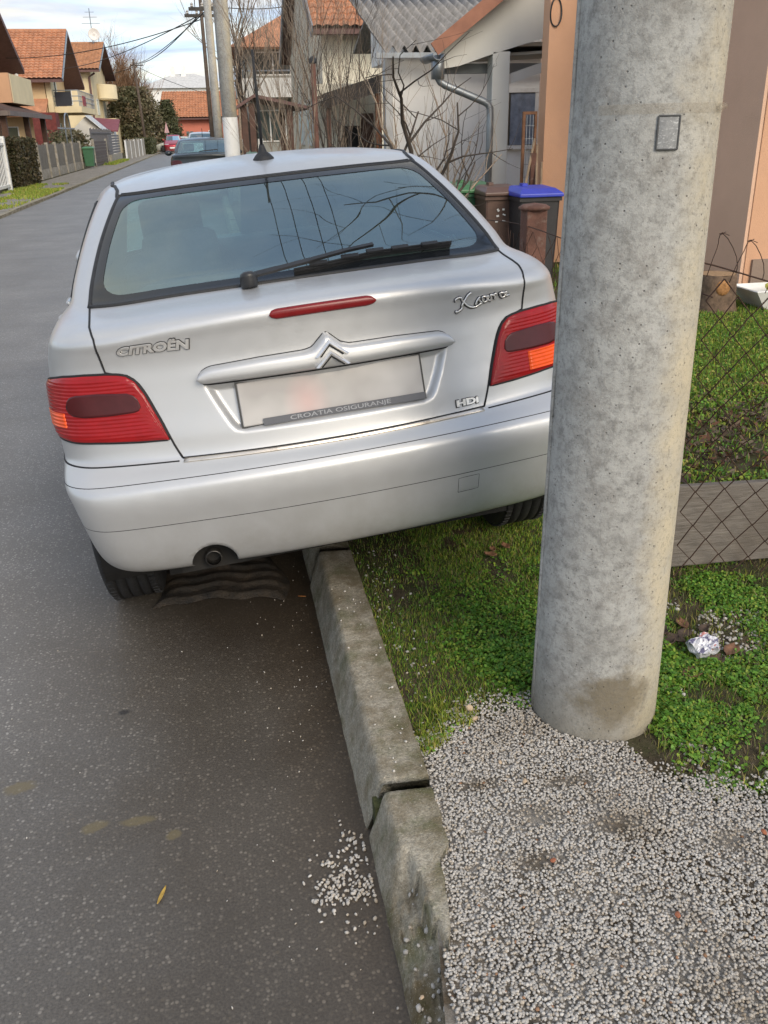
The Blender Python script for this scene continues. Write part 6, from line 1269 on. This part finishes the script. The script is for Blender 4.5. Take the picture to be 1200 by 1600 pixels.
# ================================================================== LEFT: HOUSES
M_yel = plaster('yellow_render', (.64,.47,.27), (.56,.41,.25)); M_yel2 = plaster('pale_yellow_render', (.72,.60,.38)); M_pch2 = plaster('soft_peach_render', (.60,.37,.24)); M_brick = simple('red_brick', (.15,.035,.030), .9, vary=.3, vscale=6)
def gable_house(name, label, x_st, x_back, y0, y1, ze, zr, wall, roofm, over=.9, side=1.1, gab=None):
    """ridge runs away from the street; the gable end faces it"""
    h = thing(name, label, 'house', (x_st, (y0+y1)/2, .05)); ym = (y0+y1)/2; xw = x_st-side
    obj('wall', G().box(x_back, xw, y0+over, y1-over, 0, ze+.35), wall, h); obj('gable_wall', G().prism([(xw-.02,y0+over,ze+.35),(xw-.02,y1-over,ze+.35),(xw-.02,ym,zr-.35)], (x_back-xw+.1,0,0)), gab or wall, h)
    g = slab([(x_st,y0,ze),(x_back,y0,ze),(x_back,ym,zr),(x_st,ym,zr)], .16); g.prism([(x_st,ym,zr),(x_back,ym,zr),(x_back,y1,ze),(x_st,y1,ze)], (0,0,-.16)); r_ = obj('roof', g, M_soffit, h)
    sub('tiles', tile_roof((x_back,y0-.03,ze+.03),(x_st-.03,y0-.03,ze+.03),(x_back,ym,zr+.05),(x_st-.03,ym,zr+.05), .30, .36, .06, .06), roofm, r_); sub('tiles', tile_roof((x_st-.03,y1+.03,ze+.03),(x_back,y1+.03,ze+.03),(x_st-.03,ym,zr+.05),(x_back,ym,zr+.05), .30, .36, .06, .06), roofm, r_)
    rt = G(); rt.tube([(x_back,ym,zr+.06),(x_st,ym,zr+.06)], .13, 8); sub('ridge_tiles', rt, roofm, r_); vb = G(); vb.obox((x_st+.02,y0-.05,ze-.05),(x_st+.02,ym,zr-.02),.05,.22,up=(0,-.5,.85)); sub('verge_board', vb, M_zinc, r_); vb = G(); vb.obox((x_st+.02,y1+.05,ze-.05),(x_st+.02,ym,zr-.02),.05,.22,up=(0,.5,.85)); sub('verge_board', vb, M_soffit, r_); return h
h2 = gable_house('tiled_house', 'yellow house with bright orange tiled roof and railed gable balcony', -8.8, -21, 66.1, 77.3, 4.98, 8.2, M_yel, M_tile_o, .9, 1.3, M_yel2)
obj('balcony_floor', G().box(-10.1,-8.0,67.4,76.4,3.05,3.42), M_yel2, h2)
rl = G(); 
for z in (3.75,4.05,4.40): rl.tube([(-9.9,67.5,z),(-8.1,67.5,z),(-8.1,76.3,z)], .030, 6)
obj('balcony_rail', rl, M_zinc, h2)
for i in range(14): obj('baluster', G().box(-8.13,-8.08,67.5+i*.67,67.55+i*.67,3.42,4.40), M_zinc, h2)
obj('balcony_screen', G().box(-9.6,-8.6,67.42,67.48,3.45,4.30), simple('dark_screen', (.02,.022,.03), .6), h2); obj('blanket', G().box(-8.07,-8.03,69.0,70.6,3.5,4.12), simple('red_blanket', (.30,.06,.07), .9), h2)
obj('lower_roof', slab([(-14.5,65.2,2.95),(-10.0,65.2,2.95),(-10.0,67.1,3.95),(-14.5,67.1,3.95)], .14), M_tile_o, h2); obj('chimney', G().box(-10.6,-9.2,63.6,65.0,0,3.0), M_brick, h2)
obj('gable_buttress', G().prism([(-10.05,67.0,0),(-10.05,68.6,0),(-10.05,68.2,4.9),(-10.05,67.0,5.2)], (.35,0,0)), M_yel2, h2); window(h2, 'x', -10.1, 70.2, 72.0, 3.5, 5.3, 1); window(h2, 'x', -10.1, 70.5, 71.8, 1.0, 2.4, 1); window(h2, 'y', 67.0, -13.5, -12.2, 1.0, 2.2, -1)
h3 = gable_house('tiled_house', 'tall cream house with brown tiled roof and a satellite dish', -8.5, -20, 87.5, 102.2, 6.8, 9.35, M_yel2, M_tile_b, .9, .9, M_yel2)
bl_ = G(); rows = []
for z in (4.75, 5.95): rows.append([(-9.4+1.5*math.sin(a), 95.2-2.6*math.cos(a), z) for a in np.linspace(0, math.pi, 17)])
bl_.grid(np.array(rows)); bl_.f.append(tuple(range(17))); obj('balcony', bl_, M_yel2, h3, smooth=True).modifiers.new('s','SOLIDIFY').thickness = .15
window(h3, 'x', -9.4, 90.5, 92.0, 3.4, 4.6, 1); window(h3, 'x', -9.4, 96.0, 98.0, 2.8, 4.6, 1); window(h3, 'y', 88.4, -12.6, -11.2, 4.2, 5.6, -1)
obj('downpipe', G().tube([(-9.0,88.3,6.6),(-9.5,88.3,6.3),(-9.55,88.3,.1)], .09, 8), M_soffit, h3); obj('stair_wing', G().box(-9.4,-8.2,93.5,99.5,0,3.1), M_yel2, h3)
dz = thing('satellite_dish', 'white satellite dish and aerial on the ridge of the cream house', 'dish', (-9.3, 94.4, 9.3)); g = G(); g.lathe([(.0001,.16),(.25,.12),(.45,.03),(.52,0)], 20, 'y', (-9.2,94.2,10.1)); o = obj('dish', g, M_white, dz, smooth=True); o.modifiers.new('s','SOLIDIFY').thickness = .03
obj('mast', G().tube([(-9.4,94.6,9.2),(-9.4,94.6,12.2)], .04, 6), M_zinc, dz)
for i, z in enumerate((11.0,11.5,11.9)): obj('aerial_rod', G().tube([(-10.2+.2*i,94.6,z),(-8.6-.2*i,94.6,z)], .022, 5), M_zinc, dz)
h1 = gable_house('tiled_house', 'nearest yellow house whose deep dark eaves overhang a cream parapet', -8.0, -22, 28.5, 47.6, 4.40, 9.4, M_yel2, M_tile_o, 1.6, 1.35, M_yel2)
obj('parapet_front', G().box(-13.5,-8.02,43.9,44.1,2.95,4.10), M_pch2, h1); obj('parapet_side', G().box(-8.2,-8.0,44.11,49.2,2.95,4.08), plaster('cream_parapet_lit', (.74,.64,.42)), h1); obj('terrace_floor', G().box(-13.5,-8.21,44.11,49.2,2.95,3.1), M_pch2, h1)  # one parapet: sunlit side painted cream, shaded front painted peach
obj('ground_wall', G().box(-13.5,-9.5,46.2,49.0,0,2.94), M_pch2, h1); window(h1, 'y', 46.2, -12.6, -11.4, .9, 2.1, -1); window(h1, 'y', 46.2, -10.9, -10.0, .9, 2.1, -1)
obj('lamp', G().lathe([(.0001,-.06),(.07,-.05),(.09,.02),(.03,.06),(.0001,.07)], 12, 'z', (-8.15,46.6,4.15)), M_white, h1)
cp_ = thing('brown_carport', 'carport with brown hipped shingle roof in front of the yellow house', 'carport', (-9.5, 44, .05)); rf = obj('roof', G().add([(-13.6,38.8,2.50),(-7.3,38.8,2.50),(-7.3,48.9,2.50),(-13.6,48.9,2.50),(-10.6,42.0,3.55),(-10.2,45.6,3.55)], [(0,1,4),(1,2,5,4),(2,3,5),(3,0,4,5),(3,2,1,0)]), M_tile_d, cp_)
eb = G(); eb.box(-7.30,-7.24,38.8,48.9,2.34,2.52); eb.box(-13.6,-7.3,38.72,38.80,2.34,2.52); sub('eaves_board', eb, simple('eaves_grey', (.16,.13,.12), .7), rf)
for x, y in ((-7.6,39.2),(-7.6,48.3),(-7.6,44.0),(-13.2,39.2)): obj('post', G().box(x-.11,x+.11,y-.11,y+.11,0,2.45), M_wood, cp_)
ar = thing('garden_arch', 'thin metal garden arch behind the grey mesh panels', 'arch', (-7.4, 55, .05)); g = G()
g.tube([(-7.4,54.0,.05),(-7.4,54.0,2.0)]+[(-7.4,55.0-1.0*math.cos(a),2.0+.75*math.sin(a)) for a in np.linspace(.2, math.pi-.2, 9)]+[(-7.4,56.0,2.0),(-7.4,56.0,.05)], .035, 6); obj('hoop', g, M_zinc, ar, smooth=True); obj('crossbar', G().box(-7.43,-7.37,51.5,57.5,1.95,2.02), M_zinc, ar)
shd = thing('garden_shed', 'white shed with striped metal gable roof below the cream house', 'shed', (-7.9, 80, .05)); obj('wall', G().prism([(-10.5,79.0,0),(-8.0,79.0,0),(-8.0,79.0,1.9),(-9.25,79.0,3.0),(-10.5,79.0,1.9)], (0,4,0)), M_wwall, shd)
for i in range(8): obj('roof_sheet', G().prism([(-9.25-.0,78.6+i*.6,3.12),(-7.7,78.6+i*.6,1.75),(-7.7,79.19+i*.6,1.75),(-9.25,79.19+i*.6,3.12)], (0,0,.05)), M_zinc if i % 2 else M_white, shd)
kio = thing('maroon_shed', 'small shed with maroon metal roof before the cream house', 'shed', (-7.8, 86, .05)); obj('wall', G().box(-9.6,-7.7,84.6,87.2,0,2.0), M_wwall, kio); obj('roof', slab([(-9.9,84.2,2.25),(-7.3,84.2,2.0),(-7.3,87.4,2.9),(-9.9,87.4,3.1)], .12), simple('maroon_sheet', (.20,.055,.070), .6), kio)
# ================================================================== FAR END OF THE STREET
M_salm = plaster('salmon_render', (.58,.20,.14)); eh = thing('salmon_house', 'long salmon house with orange tiled roof closing the street', 'house', (0, 112, 0)); obj('wall', G().box(-4.6, 9, 112, 121, 0, 3.4), M_salm, eh)
rf = obj('roof', slab([(-5.2,111.2,3.25),(7.2,111.2,3.25),(6.6,116.5,6.15),(-4.6,116.5,6.15)], .14), M_soffit, eh); sub('tiles', tile_roof((-5.2,111.1,3.3),(7.2,111.1,3.3),(-4.6,116.5,6.2),(6.6,116.5,6.2), .34, .40, .07, .07), M_tile_o, rf); sub('far_slope', slab([(-4.6,116.5,6.15),(6.6,116.5,6.15),(7.2,121.8,3.25),(-5.2,121.8,3.25)], .14), M_tile_o, rf); sub('flue', G().tube([(1.4,115.5,5.6),(1.4,115.5,7.0)], .14, 8), M_zinc, rf)
window(eh, 'y', 112, .35, 1.5, .9, 1.9, -1); window(eh, 'y', 112, -2.2, -1.4, .9, 1.9, -1, frame=M_salm)
ex = thing('brick_extension', 'low brick-red extension at the right of the salmon house', 'house', (5, 108, 0)); obj('wall', G().box(3.4,9,107,111.0,0,3.2), simple('brick_orange', (.33,.12,.07), .9, vary=.2, vscale=3), ex); obj('roof', G().box(3.1,9.3,106.7,111.02,3.2,3.4), M_soffit, ex); window(ex, 'y', 107, 4.0, 4.8, 1.1, 2.3, -1)
wb = thing('white_villa', 'far white villa with pale pitched roof above the salmon house', 'house', (-3, 150, 0)); obj('wall', G().box(-9,5,150,160,0,8.0), M_wwall, wb); rf = obj('roof', G().add([(-9.5,149.5,8.0),(5.5,149.5,8.0),(5.5,160.5,8.0),(-9.5,160.5,8.0),(-4,155,10.2),(-1,155,10.2)], [(0,1,5,4),(1,2,5),(2,3,4,5),(3,0,4),(3,2,1,0)]), simple('pale_roof', (.55,.54,.52), .8), wb)
for x in (-4.2,-2.6): sub('chimney', G().box(x-.35,x+.35,154,154.7,9,11.2), M_wwall, rf)
window(wb, 'y', 150, -4.5, -3.4, 5.8, 7.0, -1, frame=M_dark)
fb = thing('white_block', 'far white flat-roofed block behind the leafless willows', 'building', (-22, 160, 0)); obj('wall', G().box(-30,-16,160,170,0,8.2), M_wwall, fb); obj('upper_storey', G().box(-27,-19,161,169,8.2,10.6), M_wwall, fb)
for i in range(4): window(fb, 'y', 160, -28.5+i*3.2, -26.8+i*3.2, 5.4, 7.0, -1)
# ================================================================== POLES AND WIRES
def slim_pole(label, x, y, h, r0, r1, cap=False, mat=M_pole, band=None, name='utility_pole', lean=0.):
    p = thing(name, label, 'pole', (x, y, 0), 'concrete utility poles' if mat is M_pole else None); obj('shaft', G().tube([(x, y, -.1), (x+lean*.5, y, h*.5), (x+lean, y, h)], [r0, (r0+r1)/2, r1], 18), mat, p, smooth=True)
    if band: obj('painted_band', G().lathe([(r0*.985+.004, band[0]), (r0*.95+.004, band[1])], 24, 'z', (x+lean*.12, y, 0)), M_white, p, smooth=True)
    a = G(); a.obox((x-.55, y, h-.5), (x+.55, y, h-.5), .09, .09); ca = obj('crossarm', a, M_iron, p)
    for dx in (-.45,-.15,.15,.45): sub('insulator', G().lathe([(.015,0),(.05,.02),(.03,.06),(.05,.08),(.0001,.13)], 8, 'z', (x+dx, y, h-.455)), M_porc, ca)
    return p
slim_pole('grey concrete street pole with a white painted band low down', .52, 20.5, 8.8, .162, .13, band=(.9, 1.85), lean=-.02); slim_pole('thinner concrete street pole just past the banded pole', .37, 30.0, 5.4, .14, .11)
M_polew = simple('wood_pole', (.10,.075,.058), .9, vary=.3, vscale=6)
slim_pole('slim dark wooden pole with a lamp bracket before the tall street tree', .20, 33.5, 5.6, .075, .055, mat=M_polew, name='wooden_pole'); slim_pole('leaning dark wooden pole by the far plank fence', -5.6, 92, 7.9, .14, .09, mat=M_polew, name='wooden_pole', lean=-.25)
M_wire = simple('black_wire', (.012,.012,.012), .6)
def wire(label, a, b, sag, r=.012):
    a, b = Vector(a), Vector(b); pts = [a.lerp(b, q)-Vector((0,0,sag*4*q*(1-q))) for q in np.linspace(0, 1, 25)]; obj('overhead_wire', G().tube(pts, r, 5), M_wire, smooth=True, base=tuple(a), label=label, category='wire', group='overhead wires')
LW = 'black overhead wire running along the street from the thick concrete pole'
for dx in (-.65,-.25,.25,.65): wire(LW, (PX+dx,PY,9.05), (.50+dx*.7,20.5,8.42), .35, .010)
for dx in (-.45,.45): wire('black wire strung between the two slim concrete poles', (.50+dx,20.5,8.42), (.37+dx*.8,30,4.95), .1, .012)
wire('black service wire rising over the yellow house, upper of the pair', (.3,20.5,8.3), (-11.5,47,5.4), .25, .018); wire('black service wire rising over the yellow house, lower of the pair', (.3,20.5,8.15), (-11.5,47,5.15), .3, .018)
wire('thick cable sagging across the street to the leaning wooden pole', (.20,33.5,5.2), (-5.85,92,7.6), .5, .022); wire('cable from the leaning wooden pole to the slim concrete pole', (-5.85,92,7.5), (.37,30,4.9), .3, .018)
wire('cable from the wooden pole across to the tall cream house', (.20,33.5,5.15), (-8.6,66.1,5.6), .3, .018); wire('cable from the wooden pole to the near yellow house', (.20,33.5,5.0), (-9.0,47.3,4.9), .35, .016)
wire('cable running on from the leaning wooden pole to the salmon house', (-5.85,92,7.4), (3.2,111.5,5.2), .4, .022); wire('cable crossing to the timber shelter garden', (.37,30,5.0), (2.9,30,5.0), .1, .012); wire('cable from the leaning wooden pole to the cream house gable', (-5.85,92,7.3), (-8.6,95,6.9), .1, .02)
# ================================================================== OTHER CARS
def other_car(name, label, paint, loc, yaw, sx=1., sy=1., sz=1., rear=True, cat='car'):
    c = bpy.data.objects.new(name, None); COL.objects.link(c); c['label'] = label; c['category'] = cat; c.location = loc; c.rotation_euler = (0, 0, yaw); c.scale = (sx, sy, sz); c['_b'] = (0., 0., 0.)
    mp = paint_mat('paint_'+label.split()[0], paint, .3, .4); vs = np.concatenate([-np.concatenate([np.arange(.05, 1.2, .05), np.arange(1.2, 4.1, .08), np.linspace(4.1, VP[-1], 12)])[::-1], [0], np.concatenate([np.arange(.05, 1.2, .05), np.arange(1.2, 4.1, .08), np.linspace(4.1, VP[-1], 12)])]); ts = np.unique(np.concatenate([np.arange(0, 1.2, .03), np.arange(1.2, 1.9, .03), np.linspace(1.9, TP[-1], 6)]))
    bv, bf = skin(vs, ts, lambda V, T, P: ~((np.abs(V) < .69) & (T > 1.16) & (T < 1.72)) & ~side_win(V, T, -.02) & ~front_glass(V, T, .03) & ~in_arch(P), None, (arch_snap,)); np_mesh('body', bv, bf, mp, None, True, c)
    P_ = lambda nm, g, m, sm=True: obj(nm, g, m, c, smooth=sm, base=(0,0,0))
    P_('rear_window', glass_grid(lambda t: .70, 1.15, 1.73, 12, 8, .003), M_glass); g = G(); tt = np.linspace(1.16, 1.72, 8)
    for s in (-1, 1): g.grid(grid_from(np.tile(np.linspace(4.35, VP[-1], 8)*s, (8,1)), np.tile(tt[:,None], (1,8)), .003))
    P_('windscreen', g, M_glass)
    for v0, v1, s0, s1 in SIDE_W:
        for s in (-1, 1): P_('side_window', G().grid(grid_from(np.array([np.linspace(v0+s0*k_, v1-s1*k_, 8)*s for k_ in np.linspace(0, 1, 6)]), np.tile(np.linspace(1.17, 1.705, 6)[:,None], (1,8)), .003)), M_glass)
    for s in (-1, 1):
        fl = lambda pts: sorted([(s*a, b) for a, b in pts]); P_('tail_light', patch(np.sort(np.linspace(.47,.91,14)*s), fl(LIGHT_T), fl(LIGHT_B), 6, .006, .006), M_lred if rear else M_ldark)
        P_('headlight', patch(np.sort(np.linspace(4.22,4.80,10)*s), [(-6,.60),(6,.60)], [(-6,.53),(6,.53)], 5, .008, .008), simple('headlight_glass', (.62,.64,.66), .08, .4))
        mpt = surf_pts([s*2.92], [1.20], 0.)[0][0]; m = G(); m.lathe([(.0001,-.07),(.07,-.06),(.08,0),(.07,.035),(.0001,.035)], 12, 'y'); m.v = [(x*1.1+mpt[0]+s*.12, y+mpt[1], z*.8+mpt[2]+.03) for x, y, z in m.v]; P_('door_mirror', m, mp)
    P_('front_grille', G().add(*(lambda g_: (g_.v, g_.f))((lambda: (lambda q: q)(patch(np.linspace(4.86, VP[-1], 6), [(0,.60),(9,.60)], [(0,.54),(9,.54)], 4, .006, .006)))())), M_trim); P_('front_grille', patch(np.linspace(-VP[-1], -4.86, 6), [(-9,.60),(9,.60)], [(-9,.54),(9,.54)], 4, .006, .006), M_trim)
    P_('number_plate', G().box(-.26,.26,4.185,4.20,.40,.51), M_white, False); P_('rear_plate', G().box(-.26,.26,.045,.06,.70,.81), M_white, False); P_('underbody', G().box(-.58,.58,.3,3.95,.22,.27), M_under, False)
    for cx, wy in WHEELS:
        w = G(); w.lathe([(.0001,-.09),(.25,-.09),(.29,-.07),(.297,0),(.29,.07),(.25,.09),(.0001,.09)], 24, 'x', (cx, wy, WR)); P_('wheel', w, M_rubber)
    for sx_ in (-.36, .36): P_('front_seat', pad(sx_-.25, sx_+.25, 2.05, 2.20, .45, 1.06, .35), M_cloth); P_('headrest', pad(sx_-.13, sx_+.13, 1.80, 1.90, 1.08, 1.26, .2), M_cloth)
    P_('rear_bench', pad(-.60, .60, 1.02, 1.20, .50, 1.04, .3), M_cloth)
    return c
dc = other_car('parked_car', 'charcoal hatchback parked ahead of the silver hatchback', (.030,.036,.040), (-.10, 23.2, .06), .0, 1.02, 1., 1.0, False); obj('rear_wiper', G().obox((-.1,.33,1.10),(.34,.40,1.135),.025,.02), M_trim, dc, base=(0,0,0)); obj('aerial', G().tube([(.0,2.2,1.40),(0,2.05,1.62)], .006, 5), M_trim, dc, base=(0,0,0))
other_car('oncoming_car', 'red car facing up the street beside the far hedge', (.40,.025,.045), (-3.0, 91.2, 0), math.pi, 1.0, 1., 1.12); other_car('parked_car', 'pale silver car half hidden behind the red car', (.60,.62,.55), (-.8, 95.5, 0), math.radians(78), 1., 1., 1.)
other_car('parked_van', 'white van whose roof shows beyond the charcoal hatchback', (.70,.70,.70), (-.25, 52, .06), 0, 1.08, 1.05, 1.14, cat='van')
sgn = thing('roof_sign', 'pink triangular sign above the red car', 'sign', (-3.6, 92.5, 0)); obj('sign_board', G().prism([(-3.82,92.5,1.75),(-3.38,92.5,1.75),(-3.6,92.5,2.7)], (0,.05,0)), simple('pink_sign', (.52,.32,.33), .6), sgn); obj('sign_leg', G().tube([(-3.6,92.53,0),(-3.6,92.53,2.0)], .035, 6), M_zinc, sgn)
wheelie('dark green wheelie bin beside the banded pole', 1.10, 1.55, 21.5, 1.02, ('dark_green',(.025,.075,.05)), ('dark_green_lid',(.03,.085,.055)), 12); wheelie('pale green wheelie bin beside the banded pole', .95, 1.25, 24.2, 1.0, ('pale_green',(.10,.19,.15)), ('pale_green_lid',(.12,.20,.16)), 13)
